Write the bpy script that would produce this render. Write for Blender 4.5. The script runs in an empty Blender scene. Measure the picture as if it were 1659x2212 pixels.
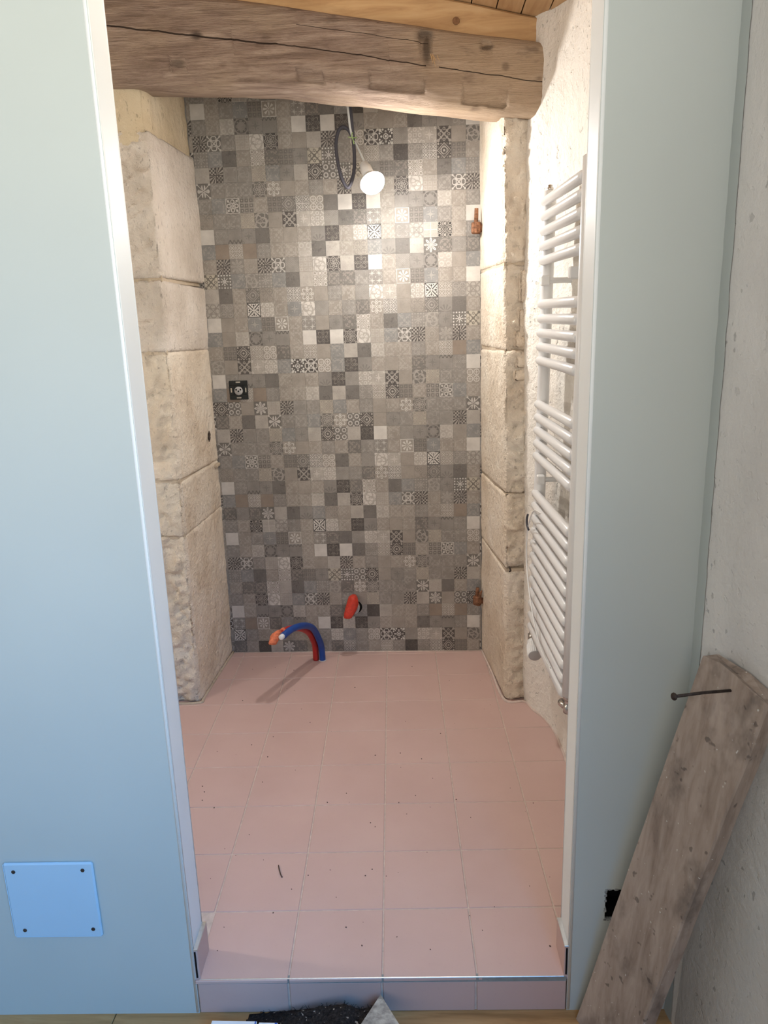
import bpy, math, random
import numpy as np
from mathutils import Vector, Matrix

# ------------------------------------------------------------------ camera
SC = bpy.context.scene
COL = SC.collection
W_PX, H_PX = 1659, 2212
F_PX = 1639.15
CAM = Vector((0.2915, -2.9713, 1.3738))
YAW, PITCH, ROLL = -0.05284, 0.25176, -0.03039
_f = Vector((math.sin(YAW) * math.cos(PITCH), math.cos(YAW) * math.cos(PITCH), -math.sin(PITCH)))
_r = Vector((math.cos(YAW), -math.sin(YAW), 0))
_u = _r.cross(_f)
_r2 = _r * math.cos(ROLL) + _u * math.sin(ROLL)
_u2 = -_r * math.sin(ROLL) + _u * math.cos(ROLL)
cam_d = bpy.data.cameras.new('camera')
cam_d.sensor_fit = 'HORIZONTAL'
cam_d.sensor_width = 36
cam_d.lens = F_PX * 36 / W_PX
cam_d.clip_start = 0.02
cam_o = bpy.data.objects.new('camera', cam_d)
cam_o.matrix_world = Matrix(((_r2.x, _u2.x, -_f.x, CAM.x), (_r2.y, _u2.y, -_f.y, CAM.y), (_r2.z, _u2.z, -_f.z, CAM.z), (0, 0, 0, 1)))
COL.objects.link(cam_o)
SC.camera = cam_o

# ------------------------------------------------------------------ world, lights, exposure
vs = SC.view_settings
vs.view_transform = 'Standard'
vs.look = 'None'
vs.gamma = 1.0
vs.use_curve_mapping = False
vs.exposure = 0.0
SC.cycles.max_bounces = 6
SC.cycles.diffuse_bounces = 3
SC.cycles.use_light_tree = False
SC.cycles.glossy_bounces = 2
SC.cycles.transmission_bounces = 1
SC.cycles.caustics_reflective = False
SC.cycles.caustics_refractive = False
world = bpy.data.worlds.new('world')
SC.world = world
world.use_nodes = True
world.node_tree.nodes['Background'].inputs[0].default_value = (0.45, 0.62, 1.0, 1)
world.node_tree.nodes['Background'].inputs[1].default_value = 0.35


def area_light(name, loc, target, sx, sy, power, color):
    d = bpy.data.lights.new(name, 'AREA')
    d.shape = 'RECTANGLE'
    d.size, d.size_y = sx, sy
    d.energy = power
    d.color = color
    o = bpy.data.objects.new(name, d)
    o.location = loc
    o.rotation_euler = (Vector(target) - Vector(loc)).to_track_quat('-Z', 'Y').to_euler()
    COL.objects.link(o)
    return o


def point_light(name, loc, power, color, radius):
    d = bpy.data.lights.new(name, 'POINT')
    d.energy = power
    d.color = color
    d.shadow_soft_size = radius
    o = bpy.data.objects.new(name, d)
    o.location = loc
    COL.objects.link(o)
    return o


BULB_STRENGTH = 510.0
# daylight entering by the window of the outer room (window_1, in its right-hand wall behind the camera):
# blue from the sky above, greener and more neutral from the ground outside
area_light('window_sky', (0.915, -3.40, 1.50), (-0.75, -2.10, -0.20), 1.0, 1.2, 18, (0.06, 0.42, 1.0)).data.spread = math.radians(85)
area_light('window_ground', (0.915, -3.40, 1.40), (-0.70, -1.90, 2.30), 1.0, 1.2, 18, (0.98, 1.0, 0.92)).data.spread = math.radians(100)
# soft white daylight from the window in the rear wall of the outer room (window_2), facing the doorway
area_light('window_rear', (-0.15, -4.30, 1.60), (0.2, -1.6, 1.95), 1.3, 1.3, 12.5, (1.0, 0.94, 0.88)).data.spread = math.radians(120)
# second bare lamp of the washroom, beyond the left-hand partition
point_light('washroom_lamp', (-1.32, -1.42, 1.30), 15, (1.0, 0.92, 0.84), 0.035)
# unseen fill light added under the washroom ceiling, just inside the opening
point_light('washroom_fill_light', (0.05, -1.40, 2.12), 3.6, (1.0, 0.92, 0.83), 0.06)

# ------------------------------------------------------------------ helpers
WLOC = {}


def prop(o, label=None, cat=None, group=None, kind=None):
    if label: o['label'] = label
    if cat: o['category'] = cat
    if group: o['group'] = group
    if kind: o['kind'] = kind
    return o


def thing(name, loc, label, cat, group=None):
    o = bpy.data.objects.new(name, None)
    o.empty_display_size = 0.05
    o.location = loc
    COL.objects.link(o)
    WLOC[o.name] = Vector(loc)
    return prop(o, label, cat, group)


def wl(o):
    return WLOC.get(o.name, Vector((0, 0, 0)))


def mesh_obj(name, verts, faces, mat, parent=None, smooth=False, origin=None, mats=None, midx=None):
    """verts are world coordinates"""
    v = np.asarray(verts, dtype=float)
    base = wl(parent) if parent else Vector((0, 0, 0))
    org = Vector(origin) if origin is not None else base
    v = v - np.array(org)
    me = bpy.data.meshes.new(name)
    me.from_pydata(v.tolist(), [], [tuple(int(i) for i in f) for f in faces])
    for m in (mats or [mat]):
        me.materials.append(m)
    if midx is not None:
        me.polygons.foreach_set('material_index', np.asarray(midx, dtype=np.int32))
    if smooth:
        me.polygons.foreach_set('use_smooth', np.ones(len(me.polygons), dtype=bool))
    me.update()
    o = bpy.data.objects.new(name, me)
    COL.objects.link(o)
    if parent:
        o.parent = parent
        o.location = org - base
    else:
        o.location = org
    WLOC[o.name] = org
    return o


def inst(name, me, loc, parent, rotz=0.0):
    o = bpy.data.objects.new(name, me)
    COL.objects.link(o)
    o.parent = parent
    o.location = Vector(loc) - (wl(parent) if parent else Vector((0, 0, 0)))
    o.rotation_euler = (0, 0, rotz)
    WLOC[o.name] = Vector(loc)
    return o


def structure(o):
    o['kind'] = 'structure'
    return o


class MB:
    """collects geometry for ONE mesh"""
    def __init__(s):
        s.v, s.f = [], []

    def add(s, v, f):
        n = len(s.v)
        s.v += [tuple(p) for p in v]
        s.f += [tuple(i + n for i in q) for q in f]
        return s

    def box(s, lo, hi, fr=None, bev=0.0):
        """box in a frame fr=(origin, ex, ey, ez); bev chamfers every edge"""
        v, f = box_geo(lo, hi, bev)
        if fr is not None:
            o, ex, ey, ez = [np.array(t, dtype=float) for t in fr]
            v = [o + ex * p[0] + ey * p[1] + ez * p[2] for p in v]
        return s.add(v, f)

    def tube(s, pts, r, seg=10, cap=True):
        v, f = tube_geo(pts, r, seg, cap)
        return s.add(v, f)

    def lathe(s, prof, o, axis, seg=20, cap=True):
        v, f = lathe_geo(prof, o, axis, seg)
        return s.add(v, f)

    def obj(s, name, mat, parent=None, smooth=False, origin=None):
        return mesh_obj(name, s.v, s.f, mat, parent, smooth, origin)


def box_geo(lo, hi, bev=0.0):
    x0, y0, z0 = lo
    x1, y1, z1 = hi
    if bev <= 0:
        v = [(x0, y0, z0), (x1, y0, z0), (x1, y1, z0), (x0, y1, z0), (x0, y0, z1), (x1, y0, z1), (x1, y1, z1), (x0, y1, z1)]
        f = [(0, 3, 2, 1), (4, 5, 6, 7), (0, 1, 5, 4), (1, 2, 6, 5), (2, 3, 7, 6), (3, 0, 4, 7)]
        return v, f
    b = bev
    X, Y, Z = (x0, x1), (y0, y1), (z0, z1)
    S = (1, -1)
    v, idx = [], {}
    for i in (0, 1):
        for j in (0, 1):
            for k in (0, 1):
                for a in range(3):
                    p = [X[i] + S[i] * b, Y[j] + S[j] * b, Z[k] + S[k] * b]
                    p[a] = (X[i], Y[j], Z[k])[a]
                    idx[(i, j, k, a)] = len(v)
                    v.append(tuple(p))
    f = []
    c = np.array([(x0 + x1) / 2, (y0 + y1) / 2, (z0 + z1) / 2])

    def face(ids):
        P = np.array([v[i] for i in ids])
        n = np.cross(P[1] - P[0], P[2] - P[0])
        if np.dot(n, P.mean(0) - c) < 0:
            ids = ids[::-1]
        f.append(tuple(ids))
    for i in (0, 1):
        face([idx[(i, 0, 0, 0)], idx[(i, 1, 0, 0)], idx[(i, 1, 1, 0)], idx[(i, 0, 1, 0)]])
        face([idx[(0, i, 0, 1)], idx[(1, i, 0, 1)], idx[(1, i, 1, 1)], idx[(0, i, 1, 1)]])
        face([idx[(0, 0, i, 2)], idx[(1, 0, i, 2)], idx[(1, 1, i, 2)], idx[(0, 1, i, 2)]])
    for i in (0, 1):
        for j in (0, 1):
            face([idx[(i, j, 0, 0)], idx[(i, j, 1, 0)], idx[(i, j, 1, 1)], idx[(i, j, 0, 1)]])
            face([idx[(i, 0, j, 0)], idx[(i, 1, j, 0)], idx[(i, 1, j, 2)], idx[(i, 0, j, 2)]])
            face([idx[(0, i, j, 1)], idx[(1, i, j, 1)], idx[(1, i, j, 2)], idx[(0, i, j, 2)]])
            for k in (0, 1):
                face([idx[(i, j, k, 0)], idx[(i, j, k, 1)], idx[(i, j, k, 2)]])
    return v, f


def tube_geo(pts, r, seg=10, cap=True):
    P = [np.array(p, dtype=float) for p in pts]
    n = len(P)
    rr = r if hasattr(r, '__len__') else [r] * n
    T = [(P[min(i + 1, n - 1)] - P[max(i - 1, 0)]) for i in range(n)]
    T = [t / (np.linalg.norm(t) + 1e-12) for t in T]
    ref = np.array([0, 0, 1.0]) if abs(T[0][2]) < 0.9 else np.array([1.0, 0, 0])
    nrm = ref - T[0] * np.dot(ref, T[0])
    nrm /= np.linalg.norm(nrm)
    v, f = [], []
    for i in range(n):
        nrm = nrm - T[i] * np.dot(nrm, T[i])
        nrm /= np.linalg.norm(nrm)
        bn = np.cross(T[i], nrm)
        for k in range(seg):
            a = 2 * math.pi * k / seg
            v.append(P[i] + rr[i] * (math.cos(a) * nrm + math.sin(a) * bn))
    for i in range(n - 1):
        for k in range(seg):
            k2 = (k + 1) % seg
            f.append((i * seg + k, i * seg + k2, (i + 1) * seg + k2, (i + 1) * seg + k))
    if cap:
        f.append(tuple(range(seg))[::-1])
        f.append(tuple((n - 1) * seg + k for k in range(seg)))
    return v, f


def lathe_geo(prof, o, axis, seg=20):
    """prof: list of (radius, distance along axis)"""
    ax = np.array(axis, dtype=float)
    ax /= np.linalg.norm(ax)
    o = np.array(o, dtype=float)
    ref = np.array([0, 0, 1.0]) if abs(ax[2]) < 0.9 else np.array([1.0, 0, 0])
    a1 = np.cross(ax, ref)
    a1 /= np.linalg.norm(a1)
    a2 = np.cross(ax, a1)
    v, f = [], []
    for (r, d) in prof:
        for k in range(seg):
            a = 2 * math.pi * k / seg
            v.append(o + ax * d + max(r, 1e-5) * (math.cos(a) * a1 + math.sin(a) * a2))
    for i in range(len(prof) - 1):
        for k in range(seg):
            k2 = (k + 1) % seg
            f.append((i * seg + k, i * seg + k2, (i + 1) * seg + k2, (i + 1) * seg + k))
    f.append(tuple(range(seg))[::-1])
    f.append(tuple((len(prof) - 1) * seg + k for k in range(seg)))
    return v, f


def smooth_path(pts, n=8):
    P = [np.array(p, dtype=float) for p in pts]
    P = [2 * P[0] - P[1]] + P + [2 * P[-1] - P[-2]]
    out = []
    for i in range(1, len(P) - 2):
        for k in range(n):
            t = k / n
            a, b, c, d = P[i - 1], P[i], P[i + 1], P[i + 2]
            out.append(0.5 * ((2 * b) + (-a + c) * t + (2 * a - 5 * b + 4 * c - d) * t * t + (-a + 3 * b - 3 * c + d) * t ** 3))
    out.append(P[-2])
    return out


# value noise (numpy)
_rng = np.random.RandomState(7)
_TAB = _rng.rand(64, 64, 64)


def vnoise(p):
    p = np.asarray(p, dtype=float)
    i = np.floor(p).astype(int)
    f = p - i
    f = f * f * (3 - 2 * f)
    i0 = i & 63
    i1 = (i + 1) & 63
    x0, y0, z0 = i0[..., 0], i0[..., 1], i0[..., 2]
    x1, y1, z1 = i1[..., 0], i1[..., 1], i1[..., 2]
    fx, fy, fz = f[..., 0], f[..., 1], f[..., 2]
    a = _TAB[x0, y0, z0] * (1 - fx) + _TAB[x1, y0, z0] * fx
    b = _TAB[x0, y1, z0] * (1 - fx) + _TAB[x1, y1, z0] * fx
    c = _TAB[x0, y0, z1] * (1 - fx) + _TAB[x1, y0, z1] * fx
    d = _TAB[x0, y1, z1] * (1 - fx) + _TAB[x1, y1, z1] * fx
    return (a * (1 - fy) + b * fy) * (1 - fz) + (c * (1 - fy) + d * fy) * fz


def fbm(p, octv=3):
    p = np.asarray(p, dtype=float)
    s, a, t = 0, 1.0, 0
    for k in range(octv):
        s = s + a * vnoise(p * 2 ** k + 17.3 * k)
        t += a
        a *= 0.5
    return s / t - 0.5


def interp(x, xs, ys):
    return np.interp(x, xs, ys)


# ------------------------------------------------------------------ node expression language
class S:
    """a float socket with operators"""
    def __init__(s, g, sock):
        s.g, s.s = g, sock

    def _m(s, op, o=None, o2=None):
        return s.g.math(op, s, o, o2)
    def __add__(s, o): return s._m('ADD', o)
    __radd__ = __add__
    def __sub__(s, o): return s._m('SUBTRACT', o)
    def __rsub__(s, o): return s.g.math('SUBTRACT', o, s)
    def __mul__(s, o): return s._m('MULTIPLY', o)
    __rmul__ = __mul__
    def __truediv__(s, o): return s._m('DIVIDE', o)
    def abs(s): return s._m('ABSOLUTE')
    def sin(s): return s._m('SINE')
    def cos(s): return s._m('COSINE')
    def frac(s): return s._m('FRACT')
    def lt(s, o): return s._m('LESS_THAN', o)
    def gt(s, o): return s._m('GREATER_THAN', o)
    def mn(s, o): return s._m('MINIMUM', o)
    def mx(s, o): return s._m('MAXIMUM', o)
    def pw(s, o): return s._m('POWER', o)
    def near(s, c, w): return (s - c).abs().lt(w)
    def clamp(s):
        r = s.g.math('ADD', s, 0.0)
        r.s.node.use_clamp = True
        return r


def hyp(x, y):
    return (x * x + y * y).pw(0.5)


class Mat:
    def __init__(g, name, rough=0.6, spec=0.3, metal=0.0):
        g.m = bpy.data.materials.new(name)
        g.m.use_nodes = True
        g.t = g.m.node_tree
        g.n = g.t.nodes
        g.b = g.n['Principled BSDF']
        g.b.inputs['Roughness'].default_value = rough
        g.b.inputs['Specular IOR Level'].default_value = spec
        g.b.inputs['Metallic'].default_value = metal
        g._tc = None

    def new(g, t): return g.n.new(t)

    def link(g, a, b): g.t.links.new(a.s if isinstance(a, S) else a, b)

    def setin(g, inp, v):
        if isinstance(v, S): g.t.links.new(v.s, inp)
        elif hasattr(v, 'is_linked') or isinstance(v, bpy.types.NodeSocket): g.t.links.new(v, inp)
        else: inp.default_value = v

    def math(g, op, a, b=None, c=None):
        n = g.new('ShaderNodeMath')
        n.operation = op
        g.setin(n.inputs[0], a)
        if b is not None: g.setin(n.inputs[1], b)
        if c is not None: g.setin(n.inputs[2], c)
        return S(g, n.outputs[0])

    def coord(g, which='Object'):
        if g._tc is None: g._tc = g.new('ShaderNodeTexCoord')
        return g._tc.outputs[which]

    def worldpos(g):
        return g.new('ShaderNodeNewGeometry').outputs['Position']

    def sep(g, vec):
        n = g.new('ShaderNodeSeparateXYZ')
        g.t.links.new(vec, n.inputs[0])
        return [S(g, n.outputs[i]) for i in range(3)]

    def mapping(g, vec, scale=(1, 1, 1), rot=(0, 0, 0), loc=(0, 0, 0)):
        n = g.new('ShaderNodeMapping')
        g.t.links.new(vec, n.inputs[0])
        n.inputs['Scale'].default_value = scale
        n.inputs['Rotation'].default_value = rot
        n.inputs['Location'].default_value = loc
        return n.outputs[0]

    def noise(g, vec, scale, detail=3, rough=0.55, dist=0.0):
        n = g.new('ShaderNodeTexNoise')
        g.t.links.new(vec, n.inputs['Vector'])
        n.inputs['Scale'].default_value = scale
        n.inputs['Detail'].default_value = detail
        n.inputs['Roughness'].default_value = rough
        n.inputs['Distortion'].default_value = dist
        return S(g, n.outputs[0])

    def voronoi(g, vec, scale):
        n = g.new('ShaderNodeTexVoronoi')
        g.t.links.new(vec, n.inputs['Vector'])
        n.inputs['Scale'].default_value = scale
        return S(g, n.outputs['Distance'])

    def ramp(g, fac, stops):
        n = g.new('ShaderNodeValToRGB')
        g.setin(n.inputs[0], fac)
        e = n.color_ramp.elements
        while len(e) < len(stops): e.new(0.5)
        for el, (p, c) in zip(e, stops):
            el.position = p
            el.color = (c[0], c[1], c[2], 1)
        return n.outputs[0]

    def mix(g, fac, a, b):
        n = g.new('ShaderNodeMix')
        n.data_type = 'RGBA'
        g.setin(n.inputs[0], fac)
        for inp, v in ((n.inputs[6], a), (n.inputs[7], b)):
            if isinstance(v, tuple): inp.default_value = (v[0], v[1], v[2], 1)
            else: g.t.links.new(v, inp)
        return n.outputs[2]

    def smooth(g, x, lo, hi):
        n = g.new('ShaderNodeMapRange')
        n.interpolation_type = 'SMOOTHSTEP'
        g.setin(n.inputs[0], x)
        n.inputs[1].default_value = lo
        n.inputs[2].default_value = hi
        return S(g, n.outputs[0])

    def color(g, c):
        inp = g.b.inputs['Base Color']
        if isinstance(c, tuple): inp.default_value = (c[0], c[1], c[2], 1)
        else: g.t.links.new(c, inp)
        return g

    def bump(g, h, strength, dist=0.01):
        n = g.new('ShaderNodeBump')
        n.inputs['Strength'].default_value = strength
        n.inputs['Distance'].default_value = dist
        g.setin(n.inputs['Height'], h)
        g.t.links.new(n.outputs[0], g.b.inputs['Normal'])
        return g


def plain_mat(name, col, rough=0.5, spec=0.3, metal=0.0, var=0.06, scale=20, bump=0.0, bdist=0.002):
    g = Mat(name, rough, spec, metal)
    n = g.noise(g.worldpos(), scale, 2)
    d = tuple(max(0, c * (1 - var)) for c in col)
    l = tuple(min(1, c * (1 + var)) for c in col)
    g.color(g.ramp(n, [(0.3, d), (0.7, l)]))
    if bump: g.bump(g.noise(g.worldpos(), scale * 4, 3), bump, bdist)
    return g.m


# ------------------------------------------------------------------ materials
def mat_stone(name, tones, bump=0.5):
    g = Mat(name, 0.9, 0.15)
    P = g.worldpos()
    c = g.ramp(g.noise(P, 6, 5, 0.6), [(0.28, tones[0]), (0.5, tones[1]), (0.72, tones[2])])
    fine = g.noise(P, 55, 4, 0.65)
    c = g.mix(g.smooth(fine, 0.60, 0.75) * 0.45, c, tuple(min(1, t * 1.2) for t in tones[2]))
    sp = g.noise(g.mapping(P, (1, 1, 0.5)), 85, 3, 0.6)
    c = g.mix(g.smooth(sp, 0.60, 0.70) * 0.55, c, tuple(t * 0.5 for t in tones[0]))
    big = g.noise(P, 2.6, 3, 0.6)
    c = g.mix(g.smooth(big, 0.52, 0.72) * 0.3, c, tuple(t * 0.82 for t in tones[0]))
    g.color(c)
    g.bump(g.noise(P, 48, 4, 0.68) * 1.0, min(1.0, bump * 1.7), 0.014)
    return g.m


M_STONE_GREY = mat_stone('limestone_grey', [(0.55, 0.475, 0.40), (0.66, 0.585, 0.51), (0.73, 0.665, 0.60)])
M_STONE = mat_stone('limestone_tan', [(0.60, 0.49, 0.375), (0.73, 0.63, 0.51), (0.79, 0.71, 0.60)])
M_STONE_OCHRE = mat_stone('limestone_ochre', [(0.64, 0.515, 0.385), (0.79, 0.675, 0.54), (0.85, 0.755, 0.64)])
M_MORTAR = mat_stone('lime_mortar', [(0.48, 0.38, 0.25), (0.60, 0.49, 0.34), (0.66, 0.56, 0.41)], 0.3)
M_JOINT = mat_stone('joint_mortar', [(0.44, 0.35, 0.25), (0.54, 0.44, 0.33), (0.6, 0.5, 0.39)], 0.3)


def mat_plaster(name, col, pit=0.5):
    g = Mat(name, 0.9, 0.15)
    P = g.worldpos()
    d = tuple(t * 0.90 for t in col)
    c = g.ramp(g.noise(P, 5, 4), [(0.3, d), (0.7, col)])
    pits = g.smooth(g.noise(g.mapping(P, (1, 1, 0.8)), 62, 2, 0.5), 0.655, 0.70)
    patch = g.smooth(g.noise(P, 7, 2), 0.45, 0.6)
    c = g.mix(pits * patch * 0.6, c, tuple(t * 0.45 for t in col))
    g.color(c)
    h = g.noise(P, 60, 3, 0.65) - pits * 0.5
    g.bump(h, pit, 0.008)
    return g.m


M_PLASTER = mat_plaster('rough_lime_plaster', (0.88, 0.83, 0.755), 0.75)
M_PLASTER_OUT = mat_plaster('old_wall_plaster', (0.68, 0.655, 0.62), 0.35)
M_PAINT = plain_mat('sage_grey_paint', (0.515, 0.545, 0.515), 0.55, 0.25, 0, 0.02, 3)
M_REVEAL = plain_mat('white_reveal_paint', (0.84, 0.85, 0.83), 0.5, 0.3, 0, 0.02, 5)
M_CORE = plain_mat('plasterboard_core', (0.34, 0.35, 0.34), 0.9, 0.1, 0, 0.3, 60, 0.6, 0.004)


def mat_floor_tile():
    g = Mat('pink_floor_tile', 0.48, 0.35)
    P = g.worldpos()
    c = g.ramp(g.noise(P, 3.2, 4, 0.6), [(0.3, (0.545, 0.37, 0.325)), (0.55, (0.58, 0.40, 0.355)), (0.75, (0.605, 0.425, 0.375))])
    oi = g.new('ShaderNodeObjectInfo')
    c = g.mix(S(g, oi.outputs['Random']) * 0.12, c, (0.60, 0.41, 0.345))
    fine = g.noise(P, 150, 2)
    c = g.mix(g.smooth(fine, 0.62, 0.75) * 0.12, c, (0.36, 0.22, 0.19))
    g.color(c)
    return g.m


M_FTILE = mat_floor_tile()
M_GROUT = plain_mat('beige_grout', (0.58, 0.47, 0.405), 0.9, 0.1, 0, 0.12, 60, 0.2)
M_FILLET = plain_mat('pale_grout', (0.62, 0.50, 0.44), 0.9, 0.1, 0, 0.1, 60, 0.2)
M_WGROUT = plain_mat('wall_grout', (0.46, 0.43, 0.40), 0.9, 0.1, 0, 0.1, 60, 0.2)
M_TILEBODY = plain_mat('tile_glaze_body', (0.27, 0.25, 0.23), 0.6, 0.3, 0, 0.1, 60)
M_ALU = plain_mat('brushed_aluminium', (0.62, 0.64, 0.64), 0.35, 0.5, 0.9, 0.06, 120)
M_ALU_DULL = plain_mat('dusty_aluminium', (0.27, 0.285, 0.275), 0.7, 0.3, 0.1, 0.12, 60)
M_WHITE = plain_mat('white_enamel', (0.80, 0.79, 0.78), 0.28, 0.5, 0, 0.01, 5)
M_WHITEPL = plain_mat('white_plastic', (0.76, 0.75, 0.73), 0.4, 0.4, 0, 0.02, 10)
M_GREYPL = plain_mat('grey_plastic', (0.42, 0.41, 0.40), 0.45, 0.4, 0, 0.03, 10)
M_BLACKPL = plain_mat('black_plastic', (0.012, 0.014, 0.014), 0.4, 0.4, 0, 0.1, 10)
M_CHROME = plain_mat('nickel_plated_brass', (0.55, 0.52, 0.48), 0.22, 0.5, 0.9, 0.05, 30)
M_RUST = plain_mat('rusty_iron', (0.26, 0.125, 0.07), 0.85, 0.2, 0.2, 0.5, 90, 0.8, 0.004)
M_DARKIRON = plain_mat('dark_nail_iron', (0.06, 0.045, 0.038), 0.6, 0.4, 0.5, 0.4, 90, 0.4, 0.002)
M_BLUE = plain_mat('blue_pipe_sheath', (0.012, 0.06, 0.28), 0.4, 0.4, 0, 0.12, 30)
M_RED = plain_mat('red_pipe_sheath', (0.42, 0.022, 0.018), 0.4, 0.4, 0, 0.1, 30)
M_ORANGE = plain_mat('orange_adhesive_tape', (0.75, 0.20, 0.09), 0.5, 0.4, 0, 0.2, 120, 0.6, 0.004)
M_REDTAPE = plain_mat('red_plastic_wrap', (0.62, 0.045, 0.022), 0.35, 0.5, 0, 0.15, 90, 0.5, 0.004)
M_CABLE = plain_mat('grey_cable_sheath', (0.055, 0.052, 0.062), 0.6, 0.25, 0, 0.05, 30)
M_CABLE2 = plain_mat('pale_grey_wire', (0.55, 0.55, 0.53), 0.45, 0.4, 0, 0.05, 30)
M_TIE = plain_mat('green_yellow_wire', (0.30, 0.42, 0.16), 0.45, 0.4, 0, 0.2, 90)
M_DARK = plain_mat('dark_cavity', (0.01, 0.01, 0.01), 0.9, 0.1, 0, 0.1, 30)
M_GLOW = Mat('lit_bulb_glass', 0.3, 0.3)
M_GLOW.color((0.9, 0.9, 0.88))
M_GLOW.b.inputs['Emission Color'].default_value = (1.0, 0.97, 0.935, 1)
M_GLOW.b.inputs['Emission Strength'].default_value = BULB_STRENGTH
M_GLOW = M_GLOW.m
M_PLATE = plain_mat('white_access_plate', (0.45, 0.62, 0.75), 0.35, 0.4, 0, 0.01, 10)
M_CARD = plain_mat('white_card', (0.78, 0.79, 0.80), 0.6, 0.3, 0, 0.02, 10)
M_BLUEPRINT = plain_mat('blue_print', (0.05, 0.12, 0.45), 0.6, 0.3, 0, 0.02, 10)
M_TROWEL = plain_mat('dirty_steel', (0.30, 0.31, 0.31), 0.5, 0.4, 0.5, 0.45, 70, 0.3, 0.002)
M_CRUMB = plain_mat('dark_crumbs', (0.09, 0.06, 0.05), 0.9, 0.1, 0, 0.4, 200)


def mat_cloth():
    g = Mat('dark_fibre_cloth', 0.95, 0.1)
    P = g.worldpos()
    c = g.ramp(g.noise(P, 160, 3, 0.7), [(0.35, (0.012, 0.010, 0.010)), (0.6, (0.035, 0.03, 0.028)), (0.8, (0.08, 0.07, 0.06))])
    c = g.mix(g.smooth(g.noise(P, 120, 1), 0.69, 0.73), c, (0.35, 0.31, 0.27))
    g.color(c)
    g.bump(g.noise(P, 220, 3, 0.7), 0.8, 0.006)
    return g.m


M_CLOTH = mat_cloth()

# crack, knots and darkened gouges of the old beam, given along its own length
BX = [-0.61, -0.339, -0.108, 0.107, 0.323]
BZ = [2.222, 2.182, 2.152, 2.118, 2.075]


def mat_beam():
    g = Mat('old_oak_beam', 0.85, 0.15)
    P = g.worldpos()
    q = g.mapping(P, (1.0, 9, 9), (0, 0.11, 0))
    grain = g.noise(q, 6, 6, 0.62, 0.5)
    broad = g.noise(g.mapping(P, (1, 2.2, 2.2), (0, 0.11, 0)), 3.2, 4, 0.55)
    c = g.ramp(grain, [(0.25, (0.175, 0.118, 0.09)), (0.48, (0.30, 0.215, 0.168)), (0.7, (0.46, 0.35, 0.275))])
    c = g.mix(g.smooth(broad, 0.42, 0.66) * 0.5, c, (0.42, 0.31, 0.215))
    fibre = g.noise(g.mapping(P, (1.5, 30, 30), (0, 0.11, 0)), 9, 4, 0.65, 0.3)
    c = g.mix(g.smooth(fibre, 0.52, 0.72) * 0.5, c, (0.13, 0.085, 0.065))
    c = g.mix((1.0 - g.smooth(fibre, 0.26, 0.42)) * 0.4, c, (0.50, 0.39, 0.29))
    x, y, z = g.sep(P)
    right = g.smooth(x, 0.05, 0.65)
    c = g.mix(right * 0.5, c, (0.62, 0.46, 0.30))
    # dark patches
    patch = g.smooth(g.noise(g.mapping(P, (1.3, 3, 3), (0, 0.11, 0), (3, 1, 2)), 7, 3, 0.6), 0.60, 0.74)
    c = g.mix(patch * 0.55, c, (0.15, 0.10, 0.075))
    wob = g.noise(g.mapping(P, (7, 0, 0)), 1.5, 3) * 0.014 - 0.007

    def line(x0, x1, z0, z1, w):
        zz = (x - x0) * ((z1 - z0) / (x1 - x0)) + z0 + wob
        return (z - zz).abs().lt(w) * x.gt(x0) * x.lt(x1)
    m = None
    for a in range(4):
        l = line(BX[a], BX[a + 1], BZ[a], BZ[a + 1], 0.0022 if a < 2 else 0.0015)
        m = l if m is None else m.mx(l)
    m = m.mx(line(0.36, 0.74, 2.070, 2.008, 0.0013)).mx(line(-0.05, 0.33, 2.20, 2.135, 0.0008))
    m = m * y.lt(-0.40)

    def blob(cx, cz, rx, rz, soft=0.5):
        d = hyp((x - cx) / rx, (z - cz) / rz) + (g.noise(P, 60, 3) - 0.5) * 0.7
        return (1.0 - g.smooth(d, 1 - soft, 1 + soft)) * y.lt(-0.40)
    k = blob(-0.345, 2.185, 0.016, 0.011).mx(blob(-0.408, 2.115, 0.020, 0.012) * 0.7).mx(blob(0.553, 2.065, 0.010, 0.010) * 0.6)
    k = k.mx(blob(0.325, 2.125, 0.012, 0.045, 0.6)).mx(blob(0.318, 2.155, 0.022, 0.02, 0.7) * 0.8).mx(blob(0.50, 2.118, 0.018, 0.007) * 0.8)  # gouge and notch coloured dark
    c = g.mix(k * 0.75, c, (0.05, 0.035, 0.026))
    c = g.mix(m * 0.92, c, (0.02, 0.012, 0.009))
    g.color(c)
    g.bump(grain * 0.6 + fibre * 0.9 - m * 0.8, 0.85, 0.010)
    return g.m


M_BEAM = mat_beam()


def mat_wood(name, tones, scale=(1, 8, 8), rot=(0, 0, 0), bump=0.15, knots=True):
    g = Mat(name, 0.65, 0.25)
    P = g.worldpos()
    q = g.mapping(P, scale, rot)
    grain = g.noise(q, 5, 5, 0.6, 0.6)
    c = g.ramp(grain, [(0.3, tones[0]), (0.5, tones[1]), (0.72, tones[2])])
    oi = g.new('ShaderNodeObjectInfo')
    c = g.mix(S(g, oi.outputs['Random']) * 0.25, c, tones[0])
    g.color(c)
    g.bump(grain, bump, 0.004)
    return g.m


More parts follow.
